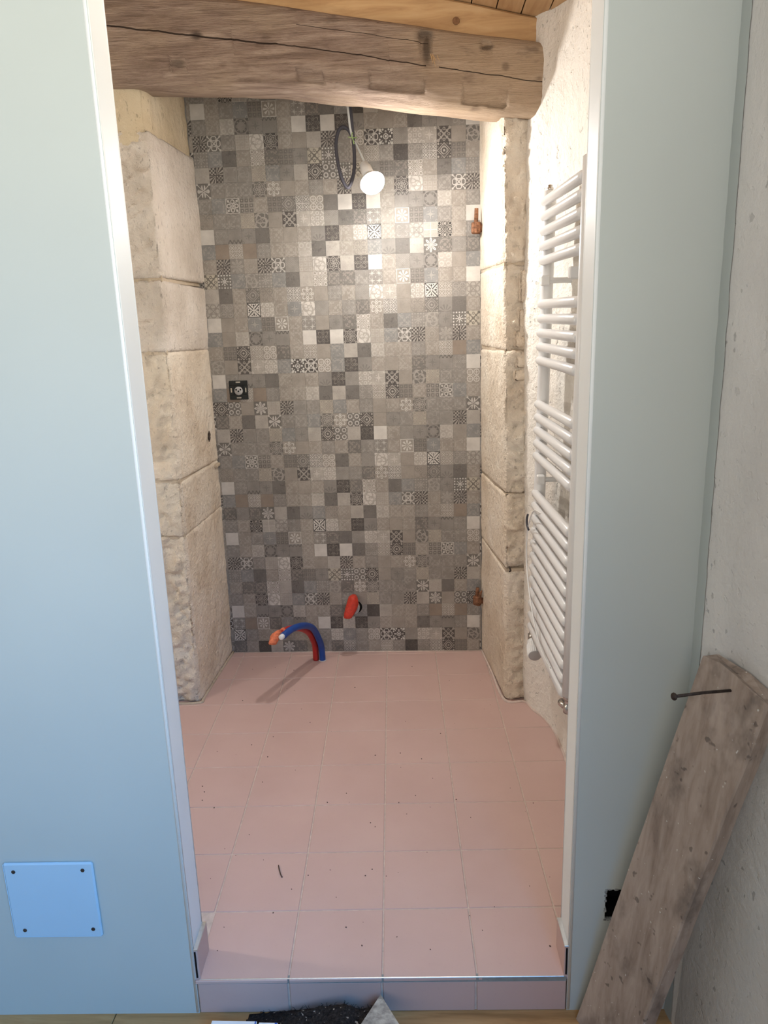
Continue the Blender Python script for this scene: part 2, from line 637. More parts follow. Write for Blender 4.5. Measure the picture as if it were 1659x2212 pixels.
M_PINE = mat_wood('pine_joist', [(0.42, 0.24, 0.11), (0.56, 0.35, 0.17), (0.64, 0.43, 0.23)], (1, 8, 8), (0, 0.17, 0))
M_CEILBOARD = mat_wood('pine_ceiling_board', [(0.47, 0.28, 0.14), (0.60, 0.39, 0.21), (0.68, 0.48, 0.28)], (8, 1, 8))
M_FLOORWOOD = mat_wood('oiled_wood_floor', [(0.33, 0.175, 0.07), (0.50, 0.275, 0.115), (0.60, 0.36, 0.165)], (1, 10, 10))
M_PINEKNOT = plain_mat('pine_knot', (0.23, 0.115, 0.055), 0.7, 0.2, 0, 0.3, 90)


def mat_plank():
    g = Mat('weathered_grey_plank', 0.85, 0.15)
    P = g.coord('Object')
    q = g.mapping(P, (8, 8, 1.2))
    grain = g.noise(q, 5, 5, 0.6, 0.4)
    c = g.ramp(grain, [(0.3, (0.27, 0.205, 0.165)), (0.5, (0.385, 0.305, 0.25)), (0.72, (0.47, 0.385, 0.325))])
    dirt = g.noise(g.mapping(P, (1, 1, 0.7)), 14, 4, 0.6)
    c = g.mix(g.smooth(dirt, 0.5, 0.72) * 0.65, c, (0.125, 0.10, 0.085))
    spots = g.noise(P, 45, 2)
    c = g.mix(g.smooth(spots, 0.66, 0.73) * 0.6, c, (0.07, 0.055, 0.05))
    sp2 = g.noise(P, 130, 1)
    c = g.mix(g.smooth(sp2, 0.75, 0.78), c, (0.6, 0.57, 0.52))
    g.color(c)
    g.bump(grain * 0.6 + dirt * 0.4, 0.4, 0.004)
    return g.m


M_PLANK = mat_plank()

# ------------------------------------------------------------------ mosaic print patterns
TONE = {'w': (0.64, 0.60, 0.55), 'l': (0.45, 0.41, 0.365), 't': (0.345, 0.305, 0.265), 'm': (0.285, 0.26, 0.235), 'g': (0.275, 0.266, 0.255),
        'd': (0.185, 0.168, 0.152), 'k': (0.10, 0.088, 0.08), 'b': (0.30, 0.242, 0.195), 'K': (0.045, 0.04, 0.038), 'W': (0.70, 0.67, 0.62), 'c': (0.50, 0.45, 0.37)}
TONE = {k: tuple(0.88 * t for t in v) for k, v in TONE.items()}
# code: (pattern, ground, ink, strength)
CODE = {
    'wh': ('plain', 'w', 'w', 0), 'lt': ('plain', 'l', 't', .3), 'tn': ('faint', 't', 'l', .6), 'tp': ('plain', 't', 'm', .3), 'md': ('faint', 'm', 'l', .5), 'gy': ('faint', 'g', 'l', .5),
    'dk': ('plain', 'd', 'k', .4), 'dp': ('faint', 'd', 't', .6), 'bk': ('plain', 'k', 'K', .4), 'br': ('plain', 'b', 'm', .3),
    'Qd': ('quad', 'k', 'l', .85), 'Dd': ('diamond', 'k', 'l', .9), 'Dg': ('diamond', 'd', 'l', .6), 'Dt': ('diamond', 't', 'l', .55),
    'Cc': ('dotring', 'd', 'w', .75), 'Wf': ('floral', 'd', 'w', .85), 'Rd': ('rosette', 'd', 'l', .8), 'RL': ('rosette', 'k', 'l', .75),
    'Ol': ('outline', 't', 'W', .8), 'gf': ('outline', 'm', 'l', .55), 'Hf': ('framed', 'd', 'w', .85), 'Gd': ('grid', 'd', 'l', .75), 'ld': ('grid', 'l', 't', .6),
    'c4': ('circ4', 't', 'd', .55), 'cl': ('circ4', 't', 'w', .75), 'cg': ('circ4', 'm', 'l', .55),
    'Vd': ('vine', 'd', 'l', .75), 'Vl': ('vine', 'w', 't', .7), 'Vt': ('vine', 'm', 'l', .6),
    'Xd': ('xflower', 'k', 'l', .8), 'Kx': ('xframe', 'w', 'K', .92), 'hX': ('xswirl', 'd', 'w', .85), 'Zl': ('xswirl', 'l', 'd', .6), 'Zd': ('xswirl', 'k', 'w', .85), 'XL': ('xflower', 'c', 'k', .8),
    'Ef': ('fleur', 'k', 'W', .85), 'sl': ('star', 'l', 'w', .7), 'sg': ('star', 'g', 'l', .65), 's4': ('star4', 'm', 'w', .65), 'Sl': ('circsq', 'l', 'w', .75),
    'F8': ('flower8', 'd', 'w', .85), 'Fg': ('flower8', 'm', 'l', .7), 'Yb': ('burst', 't', 'W', .85), 'LO': ('ornate', 't', 'w', .85), 'Lc': ('ornate', 't', 'c', .6), 'Bo': ('ornate', 'K', 'l', .85),
    'wl': ('lattice', 'm', 'w', .8), 'll': ('lattice', 't', 'w', .6), 'Nr': ('ring', 'm', 'k', .75), 'kx': ('outline', 'k', 't', .55), 'bt': ('dotburst', 'm', 'l', .65), 'bd': ('dotburst', 'd', 'W', .85),
    'fn': ('fan', 'm', 'd', .7), 'mt': ('bandtop', 'm', 'k', .7), 'mb': ('bandbot', 'm', 'k', .7), 'we': ('weave', 'm', 'l', .55), 'gX': ('star', 'm', 'd', .6), 'lx': ('crossline', 'l', 'w', .6),
    'fa': ('outline', 'm', 'l', .35), 'fr': ('framefaint', 'm', 'l', .4), 'lf': ('vine', 'm', 'l', .4), 'sm': ('dotring', 'l', 'w', .45), 'dd': ('grid', 'd', 't', .6),
}


def pattern(g, kind, x, y, uvn):
    a, b = x.abs(), y.abs()
    m, s = a.mx(b), a.mn(b)
    r = hyp(x, y)
    df = (a - b).abs()
    if kind in ('floral', 'rosette', 'outline', 'vine', 'flower8', 'burst', 'ornate', 'quad', 'fan'):
        t = g.math('ARCTAN2', y, x)
    if kind == 'quad':
        rays = (g.math('ARCTAN2', b, a) * 15.0).sin().gt(0.0)
        sq = ((a * 13.0).sin() * (b * 13.0).sin()).gt(0.0)
        sg = (x * y).gt(0.0)
        return (rays * sg + sq * (1.0 - sg)) * s.gt(0.05)
    if kind == 'diamond':
        d1 = a + b
        return d1.near(0.92, 0.07).mx(r.near(0.42, 0.07)).mx(r.lt(0.16)).mx(hyp(a - 0.8, b - 0.8).lt(0.14)).mx(hyp(a - 0.42, b - 0.85).lt(0.07)).mx(hyp(a - 0.85, b - 0.42).lt(0.07)).mx(d1.near(0.66, 0.035))
    if kind == 'dotring':
        return hyp(a - 0.5, b - 0.5).near(0.27, 0.08).mx(hyp(m - 0.95, s).lt(0.16)).mx(r.lt(0.13)).mx(hyp(a - 0.95, b - 0.95).lt(0.16))
    if kind == 'floral':
        pet = r.lt((t * 2.0).cos().abs() * 0.55 + 0.33) * r.gt(0.24) * (t * 6.0).cos().gt(-0.6)
        return pet.mx(df.lt(0.07) * m.gt(0.3)).mx(r.near(0.14, 0.06)).mx(hyp(a - 0.88, b - 0.88).lt(0.15))
    if kind == 'rosette':
        return r.near(0.25, 0.05).mx((r - (t * 8.0).cos() * 0.12).near(0.52, 0.08)).mx((r - (t * 8.0).cos() * 0.1).near(0.82, 0.06)).mx(s.lt(0.05) * m.lt(0.4)).mx(hyp(a - 0.85, b - 0.85).near(0.12, 0.06))
    if kind == 'outline':
        return (r - (t * 4.0).cos() * -0.28).near(0.62, 0.075).mx((r - (t * 4.0).cos() * 0.22).near(0.40, 0.06)).mx(r.lt(0.1)).mx(hyp(m - 0.8, s).near(0.13, 0.05))
    if kind == 'framed':
        return m.near(0.95, 0.05).mx(hyp(m - 0.55, s).near(0.24, 0.07)).mx(hyp(a - 0.62, b - 0.62).lt(0.17)).mx(df.lt(0.06) * m.gt(0.2)).mx(r.lt(0.2) * r.gt(0.08))
    if kind == 'grid':
        fx, fy = ((x * 1.5 + 0.5).frac() - 0.5), ((y * 1.5 + 0.5).frac() - 0.5)
        return hyp(fx, fy).lt(0.16).mx((fx.abs() - 0.42).abs().lt(0.05)).mx((fy.abs() - 0.42).abs().lt(0.05))
    if kind == 'circ4':
        q = hyp(a - 0.48, b - 0.48)
        return q.near(0.40, 0.07).mx((a - 0.48 + 0.0).abs().lt(0.05) * q.lt(0.27)).mx((b - 0.48).abs().lt(0.05) * q.lt(0.27)).mx(r.lt(0.12)).mx(q.lt(0.1))
    if kind == 'vine':
        w = uvn * 5.0
        return (t * 2.0 + r * 8.0 + w).sin().gt(0.45).mx((t * 5.0 - r * 7.0 + w).sin().gt(0.72))
    if kind == 'xflower':
        return (df.lt(0.12) * m.lt(0.92)).mx(hyp(m - 0.66, s).lt(0.2) * hyp(m - 0.66, s).gt(0.09)).mx(r.lt(0.2)).mx(hyp(a - 0.8, b - 0.8).lt(0.2)).mx(hyp(m - 0.5, s - 0.3).lt(0.08))
    if kind == 'xframe':
        return m.gt(0.9).mx(df.lt(0.11) * r.gt(0.13)).mx(hyp(m - 0.62, s).lt(0.15)).mx(hyp(m - 0.72, s - 0.3).lt(0.09)).mx(hyp(m - 0.38, s).lt(0.07))
    if kind == 'xswirl':
        return df.lt(0.09).mx(hyp(m - 0.62, s - 0.1).near(0.27, 0.065)).mx(r.lt(0.13)).mx(hyp(a - 0.85, b - 0.85).lt(0.14))
    if kind == 'fleur':
        return hyp(m - 0.62, s).lt(0.14).mx(r.near(0.32, 0.06)).mx(m.lt(0.14)).mx(hyp(a - 0.78, b - 0.78).lt(0.2)).mx(hyp(m - 0.85, s - 0.4).lt(0.13)).mx(df.lt(0.08) * m.gt(0.5))
    if kind == 'star':
        return ((a * b).lt(0.022) * r.lt(0.62)).mx(hyp(a - 0.86, b - 0.86).near(0.16, 0.05)).mx(hyp(a - 0.34, b - 0.34).lt(0.07))
    if kind == 'star4':
        a2, b2 = (a - 0.5).abs(), (b - 0.5).abs()
        return ((a2 * b2).lt(0.010) * hyp(a2, b2).lt(0.42)).mx((a + b).near(1.0, 0.05) * 0.6).mx(r.lt(0.08))
    if kind == 'circsq':
        return hyp(m - 0.68, s).near(0.2, 0.065).mx(m.near(0.2, 0.05)).mx(hyp(a - 0.98, b - 0.98).near(0.35, 0.07)).mx(hyp(a - 0.45, b - 0.45).lt(0.1))
    if kind == 'flower8':
        c = (t * 4.0).cos().abs()
        return r.lt(c.pw(0.6) * 0.98) * c.gt(0.35) * (1.0 - c.gt(0.985) * r.gt(0.2) * r.lt(0.75))
    if kind == 'burst':
        c = (t * 8.0).cos()
        return m.gt(0.9).mx(c.gt(-0.1) * r.gt(0.17) * r.lt(0.78)).mx(r.lt(0.08))
    if kind == 'ornate':
        f = (a * 4.2).cos() + (b * 4.2).cos() + (t * 4.0).cos() * 0.35
        return (f * 6.0).sin().gt(0.05)
    if kind == 'lattice':
        a2, b2 = (a - 0.5).abs(), (b - 0.5).abs()
        q = hyp(a2, b2)
        return ((a2 - b2).abs().lt(0.07) * q.lt(0.5)).mx(q.near(0.36, 0.06) * (a2 * b2).lt(0.03)).mx(s.lt(0.05)).mx(m.gt(0.95)).mx(q.lt(0.1))
    if kind == 'ring':
        return r.near(0.82, 0.06).mx(hyp(a - 0.9, b - 0.9).lt(0.24)).mx(hyp(m - 0.62, s - 0.32).lt(0.13)).mx(r.near(0.62, 0.03) * 0.6)
    if kind == 'dotburst':
        return (m.near(0.84, 0.10) * (s * 15.0).cos().gt(-0.1)).mx((df.lt(0.07) + s.lt(0.05)).clamp() * m.lt(0.46) * m.gt(0.05)).mx(hyp(m - 0.5, s).lt(0.09))
    if kind == 'fan':
        t2 = g.math('ARCTAN2', y + 1.0, x)
        return (t2 * 11.0).sin().gt(0.2) * hyp(x, y + 1.0).lt(1.0) * hyp(x, y + 1.0).gt(0.25)
    if kind == 'bandtop':
        return y.gt(0.55) * ((x * 11.0).sin() * 0.2 + y).near(0.78, 0.14)
    if kind == 'bandbot':
        return y.lt(-0.4) * ((x * 11.0).sin() * 0.2 + y).near(-0.7, 0.16)
    if kind == 'weave':
        return ((x * 26.0).sin() * (y * 26.0).sin()).gt(0.15)
    if kind == 'crossline':
        return s.lt(0.06).mx(m.gt(0.94))
    if kind == 'framefaint':
        return m.near(0.88, 0.05).mx(hyp(a - 0.62, b - 0.62).lt(0.16)).mx(df.lt(0.06) * m.gt(0.35))
    if kind == 'faint':
        return (((x * 9.4).cos() * (y * 9.4).cos()).gt(0.25).mx((r * 11.0).sin().gt(0.6))) * uvn.gt(0.46)
    return uvn.gt(0.62)


def mat_square(code):
    kind, ga, gi, st = CODE[code]
    g = Mat('mosaic_print_' + code, 0.52, 0.35)
    uv = g.coord('UV')
    P = g.worldpos()
    u, v, _ = g.sep(uv)
    x, y = u * 2.0 - 1.0, v * 2.0 - 1.0
    nz = g.noise(P, 55, 3, 0.6)
    fine = g.noise(P, 230, 2, 0.6)
    base = TONE[ga]
    c = g.ramp(g.noise(P, 24, 3), [(0.3, tuple(t * 0.88 for t in base)), (0.7, tuple(t * 1.1 for t in base))])
    c = g.mix(g.smooth(fine, 0.5, 0.75) * (0.28 if ga not in 'wW' else 0.05), c, TONE['d'] if ga not in 'dkK' else TONE['t'])
    if st > 0:
        mask = pattern(g, kind, x, y, nz)
        worn = g.smooth(nz, 0.28, 0.5) * 0.6 + 0.4
        if st < 0.6: worn = g.smooth(nz, 0.36, 0.6) * 0.85 + 0.15
        c = g.mix((mask * worn * st).clamp(), c, TONE[gi])
    g.color(c)
    return g.m


SQW, SQH = 0.05198, 0.05330
_sqmesh, _sqmat = {}, {}


def sq_geo(w, h, t=0.004, ch=0.0003):
    """front faces -y; origin at lower-left corner"""
    g = 0.00012
    x0, x1, z0, z1 = g, w - g, g, h - g
    v = [(x0, 0, z0), (x1, 0, z0), (x1, 0, z1), (x0, 0, z1),
         (x0, -t + ch, z0), (x1, -t + ch, z0), (x1, -t + ch, z1), (x0, -t + ch, z1),
         (x0 + ch, -t, z0 + ch), (x1 - ch, -t, z0 + ch), (x1 - ch, -t, z1 - ch), (x0 + ch, -t, z1 - ch)]
    f = [(8, 9, 10, 11)]
    for k in range(4):
        k2 = (k + 1) % 4
        f.append((4 + k, 4 + k2, 8 + k2, 8 + k))
        f.append((k, k2, 4 + k2, 4 + k))
    return v, f


def sqmat(code):
    if code not in _sqmat: _sqmat[code] = mat_square(code)
    return _sqmat[code]


def sq_mesh(code, t):
    key = (code, t)
    if key not in _sqmesh:
        v, f = sq_geo(SQW, SQH, t)
        me = bpy.data.meshes.new('mosaic_square_' + code)
        me.from_pydata(v, [], f)
        me.materials.append(sqmat(code))
        uv = me.uv_layers.new(name='UVMap')
        for l in me.loops:
            p = me.vertices[l.vertex_index].co
            uv.data[l.index].uv = (p.x / SQW, p.z / SQH)
        _sqmesh[key] = me
    return _sqmesh[key]


# print layout, band by band from the floor up; inside a band from the top row down
LE = ['tn dp dp LO lt dk gy bt Vt dp', 'md tn RL Vl ld gy hX Qd Dt Fg', 'wh tn mb gX Nr sm tn tn dp dk', 's4 br Yb dp sg mt tn wh kx sm', 'Kx md tn tn md tn tn md Sl sg', 'dp tn bk lt F8 dp md md dp wl']
LD = ['dp fa dp F8 lt dk fn gy c4 tn', 'md tn Bo lx Zl gf tn Kx Sl tn', 'wh tn md sg dd Yb tn s4 dp dk', 'md tn sm Nr gX mt tn wh kx wh', 'Qd hX md ld Vl RL tn tp lt Qd', 'bt gy dk tn LO dp dd gX XL bd']
LC = ['lt Qd fr lf Lc gy gX lt Dd Cc', 'Wf md md md Rd Ol tp tn gf tn', 'md gy Hf Gd tn dd Dg wl cl dk', 'c4 md md Lc Vd tp Xd sl Sl we', 'wh gf mb gX dk tn tp tn fn kx', 'gy br ll br gf tn tn sm dk lt']
LB = ['tn dd Dd ll cl dp tn ll tp gy', 'Vt tp Xd sl Sl gy Ef Zd cl gy', 'wh gf mb gX dk tn tp tn fn kx', 'gy br ll br gf tn tn sm dk lt', 'Dd Cc tp F8 ld Qd fr lf Lc gy', 'dp tn dk lt Wf md md gy Rd Ol']
LA = ['tn Qd Fg Dt Qd hX we ld Vl RL', 'XL bd gy Vt bt gy dk lt LO dp', 'lt dk tn Dg c4 tn wl Ol tp gf', 'Zl cg tn Kx Sl tn sg Vl we tn', 'wh tp tn sg dd Yb tn s4 tp gX', 'gy tp sm Nr gX mt tn wh kx wh']
RB = ['lt dk sm tn tn gf tn ll br gy', 'kx fn tn tp tn dp gX mt gf wh', 'we Sl sl Xd tp Vd Lc md md cl', 'dk cg ll Dd dd tn Gd Hf gy tn', 'tn gf tp tn Ol Rd md md md Wf', 'Cc Dd tp gX md Lc lf fr Qd lt']
RC = ['lt kx wh tn we gX Nr sm tp gy', 'dp md s4 tn Yb dd sg tn tn wh', 'tn we Vl sl tp Sl Kx ll cg Zl', 'gf dp Ol wl tp c4 Dg fn dk tn', 'dp LO tn dk gy bt Vt gX bd XL', 'RL Vl ld gy hX Qd Dt Fg Qd tn']
RE = ['Ol Rd md md md Wf lt dk tn gy', 'tp Lc lf fr Qd lt F8 tp Cc Dd', 'gy bk lt tn tn gf br ll br md', 'kx fn tn tp tn dk gX mt gf wh', 'md cl Zd Ef we Sl sl Xd tp Vd', 'md tn ll md bk cg wl Dd dd tn']
RZ = [' '.join(reversed(r.split())) for r in reversed(LD)]
BANDS = [(LE, RE), (LD, RB), (LC, RC), (LB, RB), (LA, RC), (LC, RZ), (LD, RE)]

# ------------------------------------------------------------------ wall_back : tiled end wall of the niche
wb = MB().box((-0.72, 0.0, -0.10), (0.72, 0.12, 2.60)).obj('wall_back', M_WGROUT)
structure(wb)
rnd = random.Random(3)
stuff_v, stuff_f, stuff_m, stuff_uv = [], [], [], []
codes = list(CODE)


def stuff_square(code, x, z, w, h, t, u0=0.0):
    v, f = sq_geo(w, h, t)
    n = len(stuff_v)
    stuff_v.extend([(p[0] + x, p[1] - 0.0045, p[2] + z) for p in v])
    mi = codes.index(code)
    for q in f:
        stuff_f.append(tuple(i + n for i in q))
        stuff_m.append(mi)
        stuff_uv.extend([(u0 + v[i][0] / SQW, v[i][2] / SQH) for i in q])


for bi, (lb, rb) in enumerate(BANDS):
    for side, rows in ((0, lb), (1, rb)):
        x0 = -10.25 * SQW if side == 0 else 0.0
        x1 = 0.0 if side == 0 else 10.12 * SQW
        j = 0.0012
        z0, z1 = bi * 6 * SQH, (bi + 1) * 6 * SQH
        tile = MB().box((x0 + j, -0.0045, z0 + j), (x1 - j, 0.0, z1 - j)).obj('wall_tile', M_TILEBODY, wb)
        for r in range(6):
            row = bi * 6 + r
            toks = rows[5 - r].split()
            for c in range(10):
                k = c - 10 if side == 0 else c
                t = 0.0022 + 0.0004 * rnd.random()
                t = round(t, 4)
                if 25 <= row <= 39:
                    inst('mosaic_square', sq_mesh(toks[c], 0.0024), (k * SQW, -0.0045, row * SQH), tile)
                else:
                    stuff_square(toks[c], k * SQW, row * SQH, SQW, SQH, t)
            cd = rnd.choice(['md', 'Qd', 'tn', 'Zd', 'gy', 'Vd'])
            if side == 0:
                stuff_square(cd, x0, row * SQH, 0.25 * SQW, SQH, 0.0024, 0.75)
            else:
                stuff_square(cd, 10 * SQW, row * SQH, 0.12 * SQW, SQH, 0.0024)
so = mesh_obj('mosaic_squares', stuff_v, stuff_f, None, wb, mats=[sqmat(c) for c in codes], midx=stuff_m)
uvl = so.data.uv_layers.new(name='UVMap')
uvl.data.foreach_set('uv', np.array(stuff_uv, dtype=np.float32).ravel())
so['kind'] = 'stuff'

# ------------------------------------------------------------------ floor of the washroom : terracotta-pink tiles
FROT = 0.035
FX0, FTP, FY1 = 0.13027, 0.203, -0.23947
ce, se = math.cos(FROT), math.sin(FROT)


def fl(u, v, z=0.0):
    return Vector((ce * u - se * v, se * u + ce * v, z))


fb = MB().box((-1.62, -1.575, -0.10), (0.95, 0.02, -0.0016))
fb.box((-0.402, 0.004, -0.088), (0.394, 0.078, -0.0021), ((0.187, -1.646, 0), (math.cos(.0283), math.sin(.0283), 0), (-math.sin(.0283), math.cos(.0283), 0), (0, 0, 1)))
floor = structure(fb.obj('floor', M_GROUT))
_tm = {}


def tile_mesh(w, d):
    key = (round(w, 4), round(d, 4))
    if key not in _tm:
        v, f = box_geo((0, 0, -0.008), (w, d, 0), 0.0012)
        me = bpy.data.meshes.new('floor_tile')
        me.from_pydata(v, [], f)
        me.materials.append(M_FTILE)
        _tm[key] = me
    return _tm[key]


GJ = 0.0036
for r in range(0, 9):
    vb = FY1 - (r - 1) * FTP          # back line of row r
    vf = vb - FTP                     # front line
    if r == 0: vb_, vf_ = -0.0365 + 0.062, -0.0365
    else: vb_, vf_ = FY1 + FTP - (r - 1) * FTP, FY1 + FTP - r * FTP
    if r == 8: vf_ += 0.0045
    for l in range(-5, 4):
        u0 = FX0 + (l - 0) * FTP
        u1 = u0 + FTP
        if r == 8 and (u0 < -0.46 or u1 > 0.75):
            continue
        p = fl(u0 + GJ / 2, vf_ + GJ / 2)
        inst('floor_tile', tile_mesh(FTP - GJ, vb_ - vf_ - GJ), (p.x, p.y, 0), floor, FROT)

fil = [(0.530, -0.006, 0.001), (0.552, -0.20, 0.001), (0.579, -0.434, 0.001), (0.650, -0.446, 0.001), (0.672, -0.505, 0.001), (0.700, -0.56, 0.001), (0.719, -0.63, 0.001), (0.728, -0.72, 0.001), (0.730, -0.90, 0.001), (0.731, -1.2, 0.001), (0.732, -1.56, 0.001)]
MB().tube(smooth_path(fil, 6), 0.0055, 8).obj('grout_fillet', M_FILLET, floor, True)
fil = [(-0.530, -0.006, 0.001), (-0.540, -0.20, 0.001), (-0.546, -0.40, 0.001), (-0.556, -0.447, 0.001), (-0.70, -0.450, 0.001), (-0.95, -0.45, 0.001)]
MB().tube(smooth_path(fil, 6), 0.006, 8).obj('grout_fillet', M_JOINT, floor, True)
MB().tube([(-0.53, -0.0085, 0.0), (0.53, -0.0085, 0.0)], 0.0030, 8).obj('grout_fillet', M_FILLET, floor, True)

# ------------------------------------------------------------------ partition frame of reference
PE = np.array([math.cos(.0283), math.sin(.0283), 0])
PN = np.array([-math.sin(.0283), math.cos(.0283), 0])
PT0 = np.array([0.187, -1.646, 0])
PFR = (PT0, PE, PN, np.array([0, 0, 1.0]))
ZF = -0.09       # level of the outer room's floor


def PP(e, n, z):
    return PT0 + PE * e + PN * n + np.array([0, 0, z])


def part_wall(name, e0, e1, edge, hole=None):
    v, f, mi = [], [], []

    def quadbox(a, b, zl, zh, n0=0.0, n1=0.08):
        n = len(v)
        for q in box_geo((a, n0, zl), (b, n1, zh))[0]:
            v.append(PP(*q))
        for k, q in enumerate(box_geo((0, 0, 0), (1, 1, 1))[1]):
            f.append(tuple(i + n for i in q))
            face = {3: 1, 5: 0}.get(k)
            is_reveal = (k == 3 and edge == 'hi' and abs(b - e1) < 1e-6) or (k == 5 and edge == 'lo' and abs(a - e0) < 1e-6)
            mi.append(1 if is_reveal else 0)
    if hole is None:
        quadbox(e0, e1, ZF, 2.62)
    else:
        h0, h1, z0, z1 = hole
        quadbox(e0, h0, ZF, 2.62)
        quadbox(h1, e1, ZF, 2.62)
        quadbox(h0, h1, ZF, z0)
        quadbox(h0, h1, z1, 2.62)
        quadbox(h0, h1, z0, z1, 0.066, 0.08)
    o = mesh_obj(name, v, f, None, mats=[M_PAINT, M_REVEAL], midx=mi)
    return structure(o)


pl_ = part_wall('wall_partition_left', -1.95, -0.402, 'hi')
pr_ = part_wall('wall_partition_right', 0.396, 0.70, 'lo', (0.468, 0.535, 0.143, 0.217))
# rounded metal corner beads finished in white on both edges of the opening
for par, ec, sgn in ((pl_, -0.402, 1), (pr_, 0.396, -1)):
    b = MB()
    b.tube([PP(ec - sgn * 0.004, 0.0035, ZF + 0.003), PP(ec - sgn * 0.004, 0.0035, 2.6)], 0.0048, 12)
    b.obj('corner_bead', M_REVEAL, par, True)
    b = MB()
    b.tube([PP(ec - sgn * 0.004, 0.0765, 0.08), PP(ec - sgn * 0.004, 0.0765, 2.6)], 0.0048, 12)
    b.obj('corner_bead', M_REVEAL, par, True)
# ragged broken lip and black sheets that paint the shade inside the socket opening
b = MB()
rr = random.Random(5)
for k in range(33):
    e_, z_ = 0.468, 0.143 + 0.074 * rr.random()
    if k % 3 == 1: e_, z_ = 0.468 + 0.067 * rr.random(), 0.217
    if k % 3 == 2: e_, z_ = 0.468 + 0.067 * rr.random(), 0.143
    s_ = 0.0012 + 0.0022 * rr.random()
    b.box((e_ - s_, -0.0006, z_ - s_), (e_ + s_, 0.006, z_ + s_), PFR, s_ * 0.3)
b.obj('broken_edge', M_CORE, pr_)
b = MB()
b.box((0.469, 0.0635, 0.144), (0.534, 0.0655, 0.216), PFR)
b.box((0.4685, 0.007, 0.1435), (0.4700, 0.0655, 0.2165), PFR)
b.box((0.4685, 0.007, 0.2150), (0.5345, 0.0655, 0.2165), PFR)
b.box((0.4685, 0.007, 0.1435), (0.5345, 0.0655, 0.1450), PFR)
b.obj('cavity_shade', M_DARK, pr_)

# ------------------------------------------------------------------ step : riser tiles, profile
st = thing('threshold_step', PP(0, 0, ZF), 'tiled door step with pink riser tiles and grey metal edge strip', 'step')
b = MB().box((-0.400, 0.0035, ZF), (0.394, 0.012, -0.0118), PFR)
b.obj('grout_bed', M_GROUT, st)
for e0, e1 in ((-0.3995, -0.2055), (-0.2005, -0.0035), (0.0015, 0.1985), (0.2035, 0.3935)):
    MB().box((e0, 0.0, ZF + 0.001), (e1, 0.010, -0.0125), PFR, 0.001).obj('riser_tile', M_FTILE, st)
MB().box((-0.400, -0.0012, -0.0120), (0.394, 0.010, -0.0008), PFR, 0.0006).obj('edge_strip', M_ALU_DULL, st)
MB().box((-0.395, -0.0014, -0.0010), (0.389, 0.0012, 0.0008), PFR, 0.0005).obj('edge_lip', M_ALU, st)

# skirting tiles on the two reveals
for nm, e0, e1, hi in (('baseboard_left', -0.402, -0.393, -1), ('baseboard_right', 0.388, 0.396, 1)):
    bb = structure(MB().box((e0, 0.001, 0.0), (e1, 0.079, 0.074), PFR, 0.0008).obj(nm, M_FTILE))
    MB().box((e0 - 0.0005, 0.0, 0.0742), (e1 + 0.0005, 0.0795, 0.0772), PFR, 0.0006).obj('metal_trim', M_ALU, bb)
    d0, d1 = (e0 - 0.0, e0 + 0.0045) if hi < 0 else (e1 - 0.0045, e1)
    MB().box((e0 + 0.0015 if hi < 0 else e1 - 0.0050, -0.0002, 0.004), (e0 + 0.0050 if hi < 0 else e1 - 0.0015, 0.0009, 0.071), PFR).obj('open_joint', M_DARK, bb)
    MB().box((e0 + 0.0005, 0.0792, 0.0), (e1 - 0.0005, 0.082, 0.075), PFR).obj('end_joint', M_GROUT, bb)

